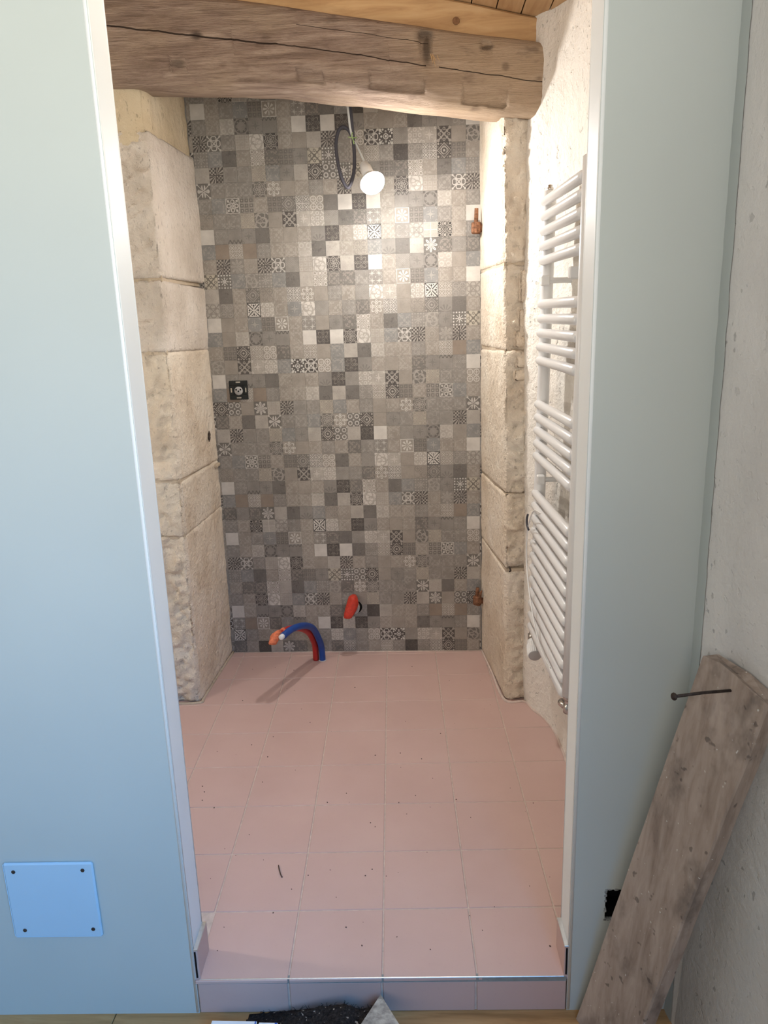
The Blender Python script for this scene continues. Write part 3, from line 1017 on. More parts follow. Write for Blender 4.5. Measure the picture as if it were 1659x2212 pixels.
# ------------------------------------------------------------------ stone jambs of the niche
def stone_block(name, parent, mat, faces, seed, rough_front=0.006, rough_side=0.0022, res=0.011, edge_r=0.012):
    """faces: corner function c(s,t,q) -> world, s across front (0 outer,1 arris), t depth (0 front,1 back), q height. Only the front, reveal,
    top and bottom skins are built (the rest is buried in the wall)."""
    c = faces
    L = np.linalg.norm(c(1, 0, .5) - c(0, 0, .5))
    D = np.linalg.norm(c(1, 1, .5) - c(1, 0, .5))
    Hh = np.linalg.norm(c(1, 0, 1) - c(1, 0, 0))
    nL, nD, nH = max(4, int(L / res)), max(6, int(D / res)), max(6, int(Hh / res))
    # unrolled skin: front face (s 0->1) then the reveal (t 0->1)
    us = [(i / nL, 0.0, 0) for i in range(nL)] + [(1.0, i / nD, 1) for i in range(nD + 1)]
    rows = nH + 1
    fr_n = np.cross(c(1, 0, .5) - c(0, 0, .5), np.array([0, 0, 1.0]))
    fr_n /= np.linalg.norm(fr_n)
    if fr_n[1] > 0: fr_n = -fr_n
    rv_n = c(1, 0, .5) - c(0, 0, .5)
    rv_n /= np.linalg.norm(rv_n)
    pts, base = [], []
    wts = []
    for j in range(rows):
        q = j / nH
        for (s, t, w) in us:
            pts.append(c(s, t, q))
            ds = (1 - s) * L if w == 0 else 0
            dt = t * D if w == 1 else 0
            wts.append((ds, dt, w, min(q, 1 - q) * Hh))
    pts = np.array(pts)
    ds, dt, w, dq = [np.array([a[k] for a in wts], dtype=float) for k in range(4)]
    nn = np.where((w == 0)[:, None], fr_n[None], rv_n[None]).astype(float)
    # arris rounding
    ra = edge_r * (0.6 + 1.2 * vnoise(pts * 12 + seed))
    near_f = np.clip(1 - ds / ra, 0, 1) * (w == 0)
    near_r = np.clip(1 - dt / ra, 0, 1) * (w == 1)
    pts = pts - fr_n[None] * (near_f ** 2 * ra * 0.55)[:, None] - rv_n[None] * (near_r ** 2 * ra * 0.55)[:, None]
    arr = (near_f > 0.999) | (near_r > 0.999)
    pts = pts - ((fr_n + rv_n)[None] * 0.2 * ra[:, None]) * arr[:, None]
    # top and bottom rounding towards the joints
    er = 0.005
    k = np.clip(1 - dq / er, 0, 1) ** 2 * er * 0.9
    pts = pts - nn * k[:, None]
    amp = np.where(w == 0, rough_front, rough_side)
    amp = amp * np.where(w == 0, np.clip(ds / 0.03, 0.25, 1), np.clip(dt / 0.03, 0.5, 1))
    h = fbm(pts * 9 + seed, 2) * 0.8 + np.where(w == 0, fbm(pts * 50 + seed, 3) * 1.8, fbm(pts * 30 + seed, 3) * 0.9)
    pts = pts + nn * (h * amp * 1.6)[:, None]
    n = len(us)
    f = []
    for j in range(nH):
        for i in range(n - 1):
            f.append((j * n + i, j * n + i + 1, (j + 1) * n + i + 1, (j + 1) * n + i))
    # close the top and bottom with fans back into the wall
    v = pts.tolist()
    for j, flip in ((0, True), (nH, False)):
        ci = len(v)
        v.append((c(0.3, 0.9, 0 if j == 0 else 1)).tolist())
        for i in range(n - 1):
            tri = (j * n + i, j * n + i + 1, ci)
            f.append(tri[::-1] if flip else tri)
    if fr_n[0] * 0 + np.cross(np.array(v[1]) - np.array(v[0]), np.array(v[n]) - np.array(v[0])).dot(fr_n) < 0:
        f = [q[::-1] for q in f]
    return mesh_obj(name, v, f, mat, parent, True)


ZL = [0.0, 0.645, 0.843, 1.283, 1.515, 1.955]
XLF = lambda z: float(np.interp(z, [0, .6, .85, 1.28, 1.5, 1.97, 2.3], [-.549, -.544, -.541, -.541, -.536, -.533, -.53]))
XLB = lambda z: float(np.interp(z, [0, .23, .83, 1.26, 1.7, 2.15], [-.534, -.531, -.526, -.524, -.517, -.524]))
wlj = structure(MB().box((-1.62, -0.425, -0.1), (-0.562, 0.10, 2.06)).box((-1.62, -0.27, 2.06), (-0.552, 0.10, 2.62)).obj('wall_niche_left', M_JOINT))
# mortar bed just behind the dressed faces
for zj in ZL[1:5]:
    MB().box((-0.98, -0.4370, zj - 0.010), (XLF(zj) - 0.0035, 0.0, zj + 0.010)).obj('joint_mortar', M_JOINT, wlj)
lm = [M_STONE_OCHRE, M_STONE, M_STONE, M_STONE_GREY, M_STONE_GREY]
for i in range(5):
    z0, z1 = ZL[i] + 0.0022, ZL[i + 1] - 0.0022

    def cl_(s, t, q, z0=z0, z1=z1, i=i):
        tilt = (0.010, -0.006, 0.004, -0.008, 0.0)[i] * (s - 0.5) - 0.012 * t * (1 if i in (2, 3) else 0)
        z = z0 + (z1 - z0) * q + (tilt if 0 < i else tilt * q)
        xf, xb = XLF(z), XLB(z)
        xa = xf + (xb - xf) * t
        return np.array([-0.98 + (xa + 0.98) * s, -0.440 - 0.008 * (1 - s) * (i % 2) + 0.435 * t, z])
    stone_block('stone_block', wlj, lm[i], cl_, 3.1 * i + 1, 0.0145 if i != 1 else 0.012, 0.004, res=0.0075, edge_r=0.009)
# outer stones beside the jamb (mostly hidden by the partition)
for i in range(5):
    z0, z1 = ZL[i] + 0.004 + 0.05 * (i > 0), ZL[i + 1] - 0.004 + 0.05

    def cl2(s, t, q, z0=z0, z1=z1):
        return np.array([-1.60 + (-0.99 + 1.60) * s, -0.436 + 0.3 * t, z0 + (z1 - z0) * q])
    stone_block('stone_block', wlj, [M_STONE, M_STONE_OCHRE][i % 2], cl2, 7.7 * i + 31, 0.007, res=0.03)


# ochre mortar packed above the left jamb, up to the beam
def cm_(s, t, q):
    z = 1.925 + 0.30 * q
    drop = -0.055 * (1 - s) * (1 - q) - 0.075 * t * (1 - q)
    return np.array([-0.98 + (XLF(z) - 0.004 + 0.98) * s, -0.444 + 0.44 * t, z + drop])
stone_block('mortar_packing', wlj, M_MORTAR, cm_, 55.0, 0.004, 0.006, res=0.010, edge_r=0.03)
# filler stone let into the front of the jamb
def cf_(s, t, q):
    z = 0.852 + 0.062 * q
    return np.array([-0.70 + 0.146 * s, -0.446 + 0.03 * t, z])
stone_block('filler_stone', wlj, M_STONE_OCHRE, cf_, 90.0, 0.003, 0.003, res=0.008, edge_r=0.008)

ZR = [0.0, 0.50, 0.772, 1.252, 1.525, 2.16]
XRF = lambda z: float(np.interp(z, [0, .88, 1.52, 1.92, 2.3], [.580, .570, .560, .551, .548]))
XRB = lambda z: float(np.interp(z, [0, .2, 1.16, 2.0], [.530, .529, .523, .516]))
wrj = structure(MB().box((0.590, -0.412, -0.1), (0.95, 0.10, 1.92)).box((0.575, -0.27, 1.92), (0.95, 0.10, 2.62)).obj('wall_niche_right', M_JOINT))
for zj in ZR[1:5]:
    v = [(0.70, -0.4265, zj - 0.006), (XRF(zj) + 0.003, -0.4265, zj - 0.006), (XRB(zj) + 0.003, 0.0, zj - 0.006), (0.70, 0.0, zj - 0.006)]
    v = v + [(p[0], p[1], p[2] + 0.012) for p in v]
    mesh_obj('joint_mortar', v, [(0, 1, 2, 3), (7, 6, 5, 4), (0, 4, 5, 1), (1, 5, 6, 2), (2, 6, 7, 3), (3, 7, 4, 0)], M_JOINT, wrj)
rm = [M_STONE_OCHRE, M_STONE_OCHRE, M_STONE, M_STONE, M_STONE]
for i in range(5):
    z0, z1 = ZR[i] + 0.0025, ZR[i + 1] - 0.0025

    def cr_(s, t, q, z0=z0, z1=z1, i=i):
        z = z0 + (z1 - z0) * q + (0.012 * (0.5 - t) * (1 if i in (1, 2) else 0) * (1 if i else q))
        xf, xb = XRF(z), XRB(z)
        xa = xf + (xb - xf) * t
        return np.array([0.80 + (xa - 0.80) * s, -0.430 + 0.425 * t, z])
    stone_block('stone_block', wrj, rm[i], cr_, 5.3 * i + 11, 0.016, 0.003, res=0.007, edge_r=0.008)
# loose rubble stones showing in the right jamb's front
rr = random.Random(11)
for (zc, hh, xw) in ((1.455, 0.10, 0.036), (1.34, 0.085, 0.04), (1.29, 0.05, 0.05), (1.225, 0.05, 0.045), (1.175, 0.035, 0.05)):
    def cs_(s, t, q, zc=zc, hh=hh, xw=xw):
        return np.array([0.645 + (-xw) * s, -0.439 + 0.03 * t, zc - hh / 2 + hh * q])
    stone_block('rubble_stone', wrj, M_STONE_OCHRE if zc < 1.3 else M_STONE, cs_, zc * 31, 0.007, 0.004, res=0.006, edge_r=0.012)

# ------------------------------------------------------------------ wall_right : rough plaster with a rounded corner
plan = smooth_path([(0.672, -0.380), (0.648, -0.432), (0.671, -0.494), (0.696, -0.545), (0.717, -0.615), (0.729, -0.69), (0.733, -0.80), (0.734, -1.1), (0.735, -1.59)], 1)
dense = []
for i in range(len(plan) - 1):
    L = np.linalg.norm(np.array(plan[i + 1]) - np.array(plan[i]))
    k = max(1, int(L / 0.010))
    for j in range(k):
        dense.append(np.array(plan[i]) + (np.array(plan[i + 1]) - np.array(plan[i])) * j / k)
dense.append(np.array(plan[-1]))
dense = np.array(dense)
tg = np.gradient(dense, axis=0)
nr = np.stack([tg[:, 1], -tg[:, 0]], 1)
nr /= np.linalg.norm(nr, axis=1)[:, None]
nr = np.where((nr[:, :1] > 0), -nr, nr)
nz_ = 250
zs = np.linspace(-0.02, 2.62, nz_)
P3 = np.zeros((nz_, len(dense), 3))
for j, z in enumerate(zs):
    lean = np.interp(z, [0, 0.7, 1.25, 2.0, 2.6], [0.0, -0.006, -0.020, -0.022, -0.022]) * np.clip((dense[:, 1] + 0.75) / 0.3, 0, 1)
    P3[j, :, 0] = dense[:, 0] + lean
    P3[j, :, 1] = dense[:, 1]
    P3[j, :, 2] = z
h = fbm(P3 * 5, 2) * 0.012 + fbm(P3 * 45, 3) * 0.0065
P3[..., 0] += nr[None, :, 0] * h
P3[..., 1] += nr[None, :, 1] * h
nC = len(dense)
f = [(j * nC + i, (j + 1) * nC + i, (j + 1) * nC + i + 1, j * nC + i + 1) for j in range(nz_ - 1) for i in range(nC - 1)]
wr = structure(mesh_obj('wall_right', P3.reshape(-1, 3), f, M_PLASTER, None, True))
MB().box((0.765, -1.60, -0.1), (0.95, -0.40, 2.62)).obj('wall_core', M_JOINT, wr)

# ------------------------------------------------------------------ timber beam over the niche
NBX, NBA = 330, 72
bx = np.linspace(-1.15, 0.80, NBX)
ztop = np.interp(bx, [-1.2, -0.615, -0.226, 0.083, 0.679, 0.9], [2.44, 2.345, 2.282, 2.227, 2.128, 2.095])
zbot = np.interp(bx, [-1.2, -0.615, -0.118, 0.102, 0.431, 0.677, 0.9], [2.103, 2.070, 2.040, 2.013, 1.964, 1.930, 1.90])
V = np.zeros((NBX, NBA, 3))
for i, x in enumerate(bx):
    hz, cz = (ztop[i] - zbot[i]) / 2, (ztop[i] + zbot[i]) / 2
    hy, cy = 0.092, -0.416
    for k in range(NBA):
        a = 2 * math.pi * k / NBA
        ca, sa = math.cos(a), math.sin(a)
        ex = 0.42 if sa < 0 else 0.34
        yy = math.copysign(abs(ca) ** ex, ca)
        zz = math.copysign(abs(sa) ** ex, sa)
        V[i, k] = (x, cy + hy * yy, cz + hz * zz)
q = V * np.array([3.0, 9, 9])
V[..., 1] += fbm(q, 3) * 0.016
V[..., 2] += fbm(q + 40, 3) * 0.010
V[..., 1] += fbm(V * np.array([7.0, 55, 55]), 3) * 0.006
# waney lower arris: irregular bevel
fr = np.clip((-(V[..., 1] + 0.40)) / 0.11, 0, 1) * np.clip((np.array(zbot)[:, None] + 0.055 - V[..., 2]) / 0.055, 0, 1)
wane = np.interp(V[..., 0], [-1.2, -0.2, -0.08, 0.0, 0.5, 0.62, 0.9], [0.002, 0.003, 0.012, 0.026, 0.024, 0.010, 0.006]) * (0.7 + 0.8 * vnoise(V * np.array([14.0, 3, 3])))
V[..., 1] += fr * wane
V[..., 2] += fr * wane * 0.10
V[..., 2] += np.clip((np.array(zbot)[:, None] + 0.05 - V[..., 2]) / 0.05, 0, 1) * fbm(V * np.array([6.0, 60, 60]), 3) * 0.012
# chisel notches and the crack on the front face
front = V[..., 1] < -0.47
for (x0, x1, za, zb_, dep) in ((-0.058, 0.020, 2.083, 2.052, 0.009), (0.156, 0.315, 2.052, 2.020, 0.010), (0.430, 0.558, 2.012, 1.972, 0.009), (0.308, 0.338, 2.165, 2.085, 0.012), (0.482, 0.515, 2.132, 2.105, 0.008), (-0.43, -0.385, 2.125, 2.095, 0.007)):
    tx = (V[..., 0] - x0) / (x1 - x0)
    zc = (za + zb_) / 2 - (tx - 0.5) * (x1 - x0) * 0.13
    inside = front & (tx > 0) & (tx < 1) & (np.abs(V[..., 2] - zc) < abs(za - zb_) / 2)
    V[..., 1] += inside * dep * (0.6 + 0.8 * vnoise(V * 60))
cz = np.interp(V[..., 0], BX + [0.36, 0.70], BZ + [2.068, 2.016])
V[..., 1] += (front & (np.abs(V[..., 2] - cz) < 0.004)) * 0.005
f = []
for i in range(NBX - 1):
    for k in range(NBA):
        k2 = (k + 1) % NBA
        f.append((i * NBA + k, i * NBA + k2, (i + 1) * NBA + k2, (i + 1) * NBA + k))
f.append(tuple(range(NBA)))
f.append(tuple((NBX - 1) * NBA + k for k in range(NBA))[::-1])
beam = mesh_obj('timber_beam', V.reshape(-1, 3), f, M_BEAM, None, True, origin=(0, -0.395, 2.0))
prop(beam, 'thick old rough-hewn brown timber beam with long crack above the niche', 'beam')
# torn splinters hanging from the gouge
b = MB()
rr = random.Random(4)
for k in range(6):
    x = 0.335 + 0.02 * rr.random()
    z = 2.10 + 0.01 * rr.random()
    b.tube([(x, -0.508, z), (x + 0.004 * rr.random(), -0.513, z - 0.012), (x + 0.012 * rr.random(), -0.515, z - 0.02 - 0.02 * rr.random())], [0.0012, 0.0009, 0.0004], 5)
b.obj('splinters', M_PINE, beam)

# pine joist lying on the beam, under the ceiling
jx = np.linspace(-1.10, 0.715, 40)
jt = 2.194 + 0.22 * (0.684 - jx) - 0.002
jb = np.interp(jx, [-1.2, -0.615, -0.226, 0.083, 0.679, 0.9], [2.44, 2.345, 2.282, 2.227, 2.128, 2.095]) - 0.02
b = MB()
vv, ff = [], []
for i in range(40):
    dy = 0.003 * math.sin(i * 0.9)
    vv += [(jx[i], -0.470 + dy, jb[i]), (jx[i], -0.475 + dy, jt[i] - 0.006), (jx[i], -0.469 + dy, jt[i]), (jx[i], -0.33, jt[i]), (jx[i], -0.33, jb[i])]
for i in range(39):
    for k in range(5):
        k2 = (k + 1) % 5
        ff.append((i * 5 + k, (i + 1) * 5 + k, (i + 1) * 5 + k2, i * 5 + k2))
ff += [(0, 1, 2, 3, 4), tuple(39 * 5 + k for k in (4, 3, 2, 1, 0))]
joist = mesh_obj('pine_joist', vv, ff, M_PINE, origin=(0, -0.40, 2.2))
prop(joist, 'smooth honey-coloured pine joist resting on the old beam under the boards', 'joist')
MB().lathe([(0.0105, 0), (0.010, 0.0012), (0.0, 0.0013)], (0.412, -0.4790, 2.198), (0, -1, 0), 16).obj('knot', M_PINEKNOT, joist)

# ------------------------------------------------------------------ ceiling of sloping pine boards
ca_ = math.atan(0.22)
cx_ = np.array([math.cos(ca_), 0, -math.sin(ca_)])
cn_ = np.array([math.sin(ca_), 0, math.cos(ca_)])
c0 = np.array([0.684, 0, 2.194])
CFR = (c0, cx_, np.array([0, 1.0, 0]), cn_)
ceil = structure(MB().box((-2.35, -1.56, 0.016), (0.20, 0.02, 0.05), CFR).obj('ceiling', M_DARK))
cb = None
bw = 0.0735
for k in range(-31, 3):
    x0 = -0.012 + k * bw
    MB().box((x0 + 0.0015, -1.558, 0.0), (x0 + bw - 0.0015, 0.018, 0.016), CFR, 0.0012).obj('ceiling_board', M_CEILBOARD, ceil)


# plaster packed round the end of the joist
def lump(name, centre, rad, mat, parent, seed, amp=0.35, nu=22, nv=14, freq=1.0):
    v, f = [], []
    for j in range(nv + 1):
        th = math.pi * j / nv
        for i in range(nu):
            ph = 2 * math.pi * i / nu
            d = np.array([math.sin(th) * math.cos(ph), math.sin(th) * math.sin(ph), math.cos(th)])
            k = 1 + amp * 2 * fbm(d * 2.2 * freq + seed, 3)
            v.append(np.array(centre) + d * np.array(rad) * k)
    for j in range(nv):
        for i in range(nu):
            i2 = (i + 1) % nu
            f.append((j * nu + i, (j + 1) * nu + i, (j + 1) * nu + i2, j * nu + i2))
    return mesh_obj(name, v, f, mat, parent, True)


lump('plaster_lump', (0.722, -0.475, 2.12), (0.050, 0.05, 0.065), M_PLASTER, wr, 3.0)
lump('plaster_lump', (0.728, -0.49, 2.05), (0.038, 0.035, 0.05), M_PLASTER, wr, 8.0)
lump('plaster_lump', (0.722, -0.49, 2.19), (0.042, 0.05, 0.045), M_PLASTER, wr, 12.0)

# ------------------------------------------------------------------ outer room shell
sp = smooth_path([(0.790, -1.560), (0.795, -1.640), (0.803, -1.70), (0.828, -1.80), (0.868, -1.93), (0.905, -2.15), (0.925, -2.5), (0.94, -2.9)], 1)
dn = []
for i in range(len(sp) - 1):
    L = np.linalg.norm(np.array(sp[i + 1]) - np.array(sp[i]))
    k = max(1, int(L / 0.018))
    for j in range(k): dn.append(np.array(sp[i]) + (np.array(sp[i + 1]) - np.array(sp[i])) * j / k)
dn = np.array(dn)
nz_ = 130
zs = np.linspace(ZF - 0.02, 2.62, nz_)
P3 = np.zeros((nz_, len(dn), 3))
for j, z in enumerate(zs):
    P3[j, :, 0] = dn[:, 0] + 0.012 * math.sin(z * 2.1) * np.clip((-1.65 - dn[:, 1]) / 0.2, 0, 1)
    P3[j, :, 1] = dn[:, 1]
    P3[j, :, 2] = z
P3[..., 0] += fbm(P3 * 4, 2) * 0.014 * np.clip((-1.66 - P3[..., 1]) / 0.08, 0.15, 1) + fbm(P3 * 40, 2) * 0.003
nC = len(dn)
f = [(j * nC + i, (j + 1) * nC + i, (j + 1) * nC + i + 1, j * nC + i + 1) for j in range(nz_ - 1) for i in range(nC - 1)]
structure(mesh_obj('wall_outer_right', P3.reshape(-1, 3), f, M_PLASTER_OUT, None, True))
# grey paint lapped a little way round the corner
sel = [i for i in range(nC) if -1.668 < dn[i, 1] < -1.615]
Q = P3[:, sel, :].copy()
Q[..., 0] -= 0.0014
nS_ = len(sel)
f = [(j * nS_ + i, (j + 1) * nS_ + i, (j + 1) * nS_ + i + 1, j * nS_ + i + 1) for j in range(nz_ - 1) for i in range(nS_ - 1)]
mesh_obj('lapped_paint', Q.reshape(-1, 3), f, M_PAINT, bpy.data.objects['wall_outer_right'], True)
structure(MB().box((-1.95, -2.70, 2.62), (0.80, 0.05, 2.70), PFR).obj('ceiling_outer', M_PLASTER_OUT))
wo = MB()
wo.box((-1.9, -4.45, ZF), (-0.85, -4.33, 2.62)).box((0.55, -4.45, ZF), (1.15, -4.33, 2.62)).box((-0.85, -4.45, ZF), (0.55, -4.33, 0.85)).box((-0.85, -4.45, 2.25), (0.55, -4.33, 2.62))
structure(wo.obj('wall_outer_rear', M_PLASTER_OUT))
win = MB()
for (a, b_) in (((-0.85, -4.44, 0.85), (-0.80, -4.40, 2.25)), ((0.50, -4.44, 0.85), (0.55, -4.40, 2.25)), ((-0.80, -4.44, 0.85), (0.50, -4.40, 0.90)), ((-0.80, -4.44, 2.20), (0.50, -4.40, 2.25)), ((-0.17, -4.44, 0.90), (-0.13, -4.40, 2.20))):
    win.box(a, b_)
structure(win.obj('window_2', M_REVEAL))
structure(MB().box((-1.85, -4.40, ZF), (-1.70, -1.60, 2.62)).obj('wall_outer_left', M_PLASTER_OUT))
structure(MB().box((-1.78, -1.68, -0.1), (-1.60, 0.1, 2.75)).obj('wall_left', M_PLASTER))
wo = MB()
wo.box((0.935, -2.88, 2.15), (1.10, -4.36, 2.62)).box((0.935, -4.36, ZF), (1.10, -3.92, 2.15)).box((0.935, -3.92, ZF), (1.10, -2.88, 0.75))
structure(wo.obj('wall_outer_window', M_PLASTER_OUT))
win = MB()
for (a, b_) in (((1.02, -3.92, 0.75), (1.06, -3.87, 2.15)), ((1.02, -2.93, 0.75), (1.06, -2.88, 2.15)), ((1.02, -3.87, 0.75), (1.06, -2.93, 0.80)), ((1.02, -3.87, 2.10), (1.06, -2.93, 2.15)), ((1.02, -3.42, 0.80), (1.06, -3.38, 2.10))):
    win.box(a, b_)
structure(win.obj('window_1', M_REVEAL))
# wooden boards of the outer floor
fo = structure(MB().box((-1.9, -4.4, ZF - 0.05), (1.0, -1.58, ZF - 0.012)).obj('floor_outer', M_DARK))
for k in range(23):
    y1 = -1.655 - k * 0.118 if k else -1.60
    y0 = -1.655 - (k + 1) * 0.118 if k else -1.655 - 0.118
    for (xa, xb) in ((-1.69, -0.55 + 0.23 * (k % 3)), (-0.549 + 0.23 * (k % 3), 0.93)):
        if k == 0 and xa < -1: xa, xb = -1.69, -0.40
        elif k == 0: xa, xb = -0.399, 0.93
        MB().box((xa, y0 + 0.0008, ZF - 0.012), (xb - 0.001, y1 - 0.0008, ZF), None, 0.0015).obj('floor_board', M_FLOORWOOD, fo)

# ------------------------------------------------------------------ towel radiator on the plaster wall
XT = 0.660          # verticals
XR = 0.647          # rails
YF, YN = -0.640, -1.195
rad = thing('towel_radiator', (XT, (YF + YN) / 2, 0.36), 'white ladder towel radiator with round rails on the rough plaster wall', 'radiator')
ax = lambda z: 0.0
fy = lambda z: -0.050 * ((z - 1.05) / 0.65)
for yc, k in ((YF, 1.0), (YN, 0.0)):
    MB().tube([(XT + ax(z), yc + fy(z) * (k if k else 0.4), z) for z in ((0.365, 0.363, 0.8, 1.25, 1.697, 1.70) if k else (0.417, 0.415, 0.8, 1.25, 1.690, 1.693))], [0.0155, 0.018, 0.018, 0.018, 0.018, 0.014], 20).obj('upright_tube', M_WHITE, rad, True)
railz = [1.672, 1.633, 1.594, 1.554, 1.515, 1.396, 1.355, 1.314, 1.274, 1.234, 1.103, 1.063, 1.022, 0.982, 0.942, 0.820] + [0.780 - 0.0425 * k for k in range(11)]
for z in railz:
    y0, y1 = YF + 0.016 + fy(z), YN + 0.004 + fy(z) * 0.4
    dz = 0.058 - 0.060 * (z - 0.39)
    pts = [(XR, yy, z + dz * (y0 - yy) / (y0 - y1)) for yy in (y0 + 0.002, y0, y0 - 0.004, y0 - 0.012, (y0 + y1) / 2, y1 + 0.01, y1)]
    MB().tube(pts, [0.0040, 0.008, 0.0112, 0.0128, 0.0128, 0.0128, 0.007], 16).obj('rail', M_WHITE, rad, True)
# wall brackets
for (yc, zc) in ((YF - 0.05, 1.46), (YN + 0.09, 1.46), (YF - 0.05, 0.88)):
    b = MB()
    b.tube([(0.745, yc, zc), (0.66, yc, zc)], 0.008, 12)
    b.lathe([(0.016, 0), (0.016, 0.006), (0.009, 0.010)], (0.742, yc, zc), (-1, 0, 0), 14)
    b.box((0.640, yc - 0.012, zc - 0.014), (0.664, yc + 0.012, zc + 0.014), None, 0.003)
    b.obj('wall_bracket', M_WHITEPL, rad)
# bleed plug on top of the far upright
zt = 1.70
b = MB().lathe([(0.009, 0), (0.009, 0.008), (0.006, 0.010), (0.006, 0.016), (0.0, 0.017)], (XT + ax(zt), YF + fy(zt), zt - 0.002), (0, 0, 1), 12)
b.obj('bleed_plug', M_CHROME, rad, True)
# thermostatic valve under the far upright
yv = YF + fy(0.36)
b = MB()
b.lathe([(0.012, 0), (0.0145, 0.002), (0.0145, 0.016), (0.011, 0.018), (0.011, 0.036), (0.015, 0.038), (0.015, 0.062), (0.010, 0.064)], (XT - 0.008, yv, 0.366), (0, 0, -1), 18)
b.tube([(XT - 0.008, yv, 0.318), (0.735, yv, 0.318)], 0.010, 14)
vd = np.array([-0.05, -0.95, -0.28]); vd /= np.linalg.norm(vd)
vo = np.array([XT - 0.008, yv, 0.318])
b.lathe([(0.011, 0), (0.011, 0.014), (0.016, 0.016), (0.016, 0.026)], vo, vd, 18)
valve = b.obj('valve_body', M_CHROME, rad, True)
b = MB().lathe([(0.0185, 0.0), (0.0205, 0.003), (0.0205, 0.012), (0.0195, 0.014), (0.0195, 0.016)], vo + vd * 0.026, vd, 28)
b.obj('valve_collar', M_WHITEPL, rad, True)
b = MB()
prof = [(0.0195, 0.0), (0.0235, 0.006), (0.0235, 0.044), (0.022, 0.050), (0.0205, 0.052)]
vv, ff = lathe_geo(prof, vo + vd * 0.042, vd, 48)
ctr = vo
vv = [np.array(p) for p in vv]
for i in range(1, 4):
    for k in range(48):
        if k % 2 == 0:
            idx = i * 48 + k
            axp = vo + vd * np.dot(vv[idx] - vo, vd)
            vv[idx] = axp + (vv[idx] - axp) * 0.92
b.add(vv, ff)
knob = b.obj('valve_knob', M_WHITEPL, rad, False)
MB().lathe([(0.0203, 0), (0.0203, 0.002), (0.019, 0.0028), (0.0, 0.0029)], vo + vd * 0.0935, vd, 36).obj('knob_face', M_GREYPL, knob, True)
# lockshield valve under the near upright
b = MB()
yn2 = YN - fy(1.72) * 0.4
b.lathe([(0.012, 0), (0.0145, 0.002), (0.0145, 0.014), (0.011, 0.016), (0.011, 0.030), (0.014, 0.032), (0.014, 0.052), (0.008, 0.054)], (XT, yn2, 0.418), (0, 0, -1), 16)
b.tube([(XT, yn2, 0.378), (0.736, yn2, 0.378)], 0.0095, 12)
b.lathe([(0.009, 0), (0.009, 0.022), (0.0115, 0.024), (0.0115, 0.040), (0.009, 0.044), (0.0, 0.045)], (XT, yn2, 0.378), (-0.25, 0.85, -0.1), 14)
b.obj('lockshield_valve', M_CHROME, rad, True)
# sensor lead with a dark clip
wpts = [(0.640, -0.80, 0.800), (0.625, -0.746, 0.797), (0.622, -0.668, 0.738), (0.622, -0.622, 0.669), (0.622, -0.632, 0.594), (0.620, -0.688, 0.545), (0.619, -0.787, 0.491), (0.618, -0.885, 0.465), (0.617, -0.985, 0.455), (0.617, -1.08, 0.463), (0.617, -1.14, 0.475)]
MB().tube(smooth_path(wpts, 6), 0.0022, 8).obj('sensor_lead', M_WHITEPL, rad, True)
MB().tube(smooth_path([(0.6215, -0.641, 0.758), (0.6195, -0.637, 0.742), (0.6190, -0.646, 0.724), (0.6210, -0.668, 0.715)], 5), 0.0034, 8).obj('lead_clip', M_CABLE, rad, True)

# ------------------------------------------------------------------ bare bulb hanging on its cable
YB = -0.235
BD = np.array([-0.0008, 0, 0.0024])
bo = np.array([0.130, YB, 1.848])
lamp = thing('bare_bulb', (0.085, YB, 2.03), 'lit bare bulb hanging crooked from a looped grey cable below the beam', 'lamp')
b = MB()
up = [(0.075, YB - 0.003, 2.318), (0.076, YB - 0.005, 2.12), (0.0785, YB - 0.008, 2.03), (0.082, YB - 0.006, 1.975), (0.083, YB, 1.945), (0.085, YB, 1.90), (0.083, YB, 1.855), (0.073, YB, 1.815), (0.058, YB, 1.795), (0.040, YB, 1.825), (0.028, YB, 1.88), (0.025, YB, 1.93), (0.034, YB, 1.968), (0.050, YB, 1.982), (0.068, YB, 1.973), (0.080, YB - 0.004, 1.952)]
b.tube(smooth_path([np.array(p) + BD for p in up], 8), 0.0058, 10)
b.obj('cable', M_CABLE, lamp, True)
b = MB()
b.tube([np.array(p) + BD for p in [(0.0665, YB - 0.010, 2.318), (0.0675, YB - 0.012, 2.12), (0.069, YB - 0.012, 2.05), (0.0745, YB - 0.010, 1.98), (0.080, YB - 0.006, 1.95)]], 0.0040, 10)
b.obj('conduit', M_CABLE2, lamp, True)
b = MB()
b.tube(smooth_path([(0.066, YB - 0.008, 1.952), (0.082, YB - 0.012, 1.948), (0.094, YB - 0.006, 1.950), (0.088, YB + 0.008, 1.950)], 5), 0.0014, 6)
b.tube(smooth_path([(0.081, YB - 0.010, 1.965), (0.079, YB - 0.012, 1.955), (0.083, YB - 0.012, 1.940), (0.085, YB - 0.008, 1.930)], 4), 0.0018, 6)
b.obj('cable_tie', M_TIE, lamp, True)
bax = np.array([0.33, -0.60, -0.73]); bax /= np.linalg.norm(bax)
hold = np.array([0.115, YB, 1.866]) + BD
b = MB()
b.tube(smooth_path([(0.085, YB - 0.002, 1.94), (0.093, YB - 0.001, 1.925), hold - bax * 0.0 + np.array([0.002, 0, 0.004])], 5), 0.0016, 6)
b.tube(smooth_path([(0.087, YB - 0.006, 1.94), (0.097, YB - 0.005, 1.922), hold + np.array([0.006, -0.003, 0.004])], 5), 0.0016, 6)
b.obj('flex_wires', M_CABLE2, lamp, True)
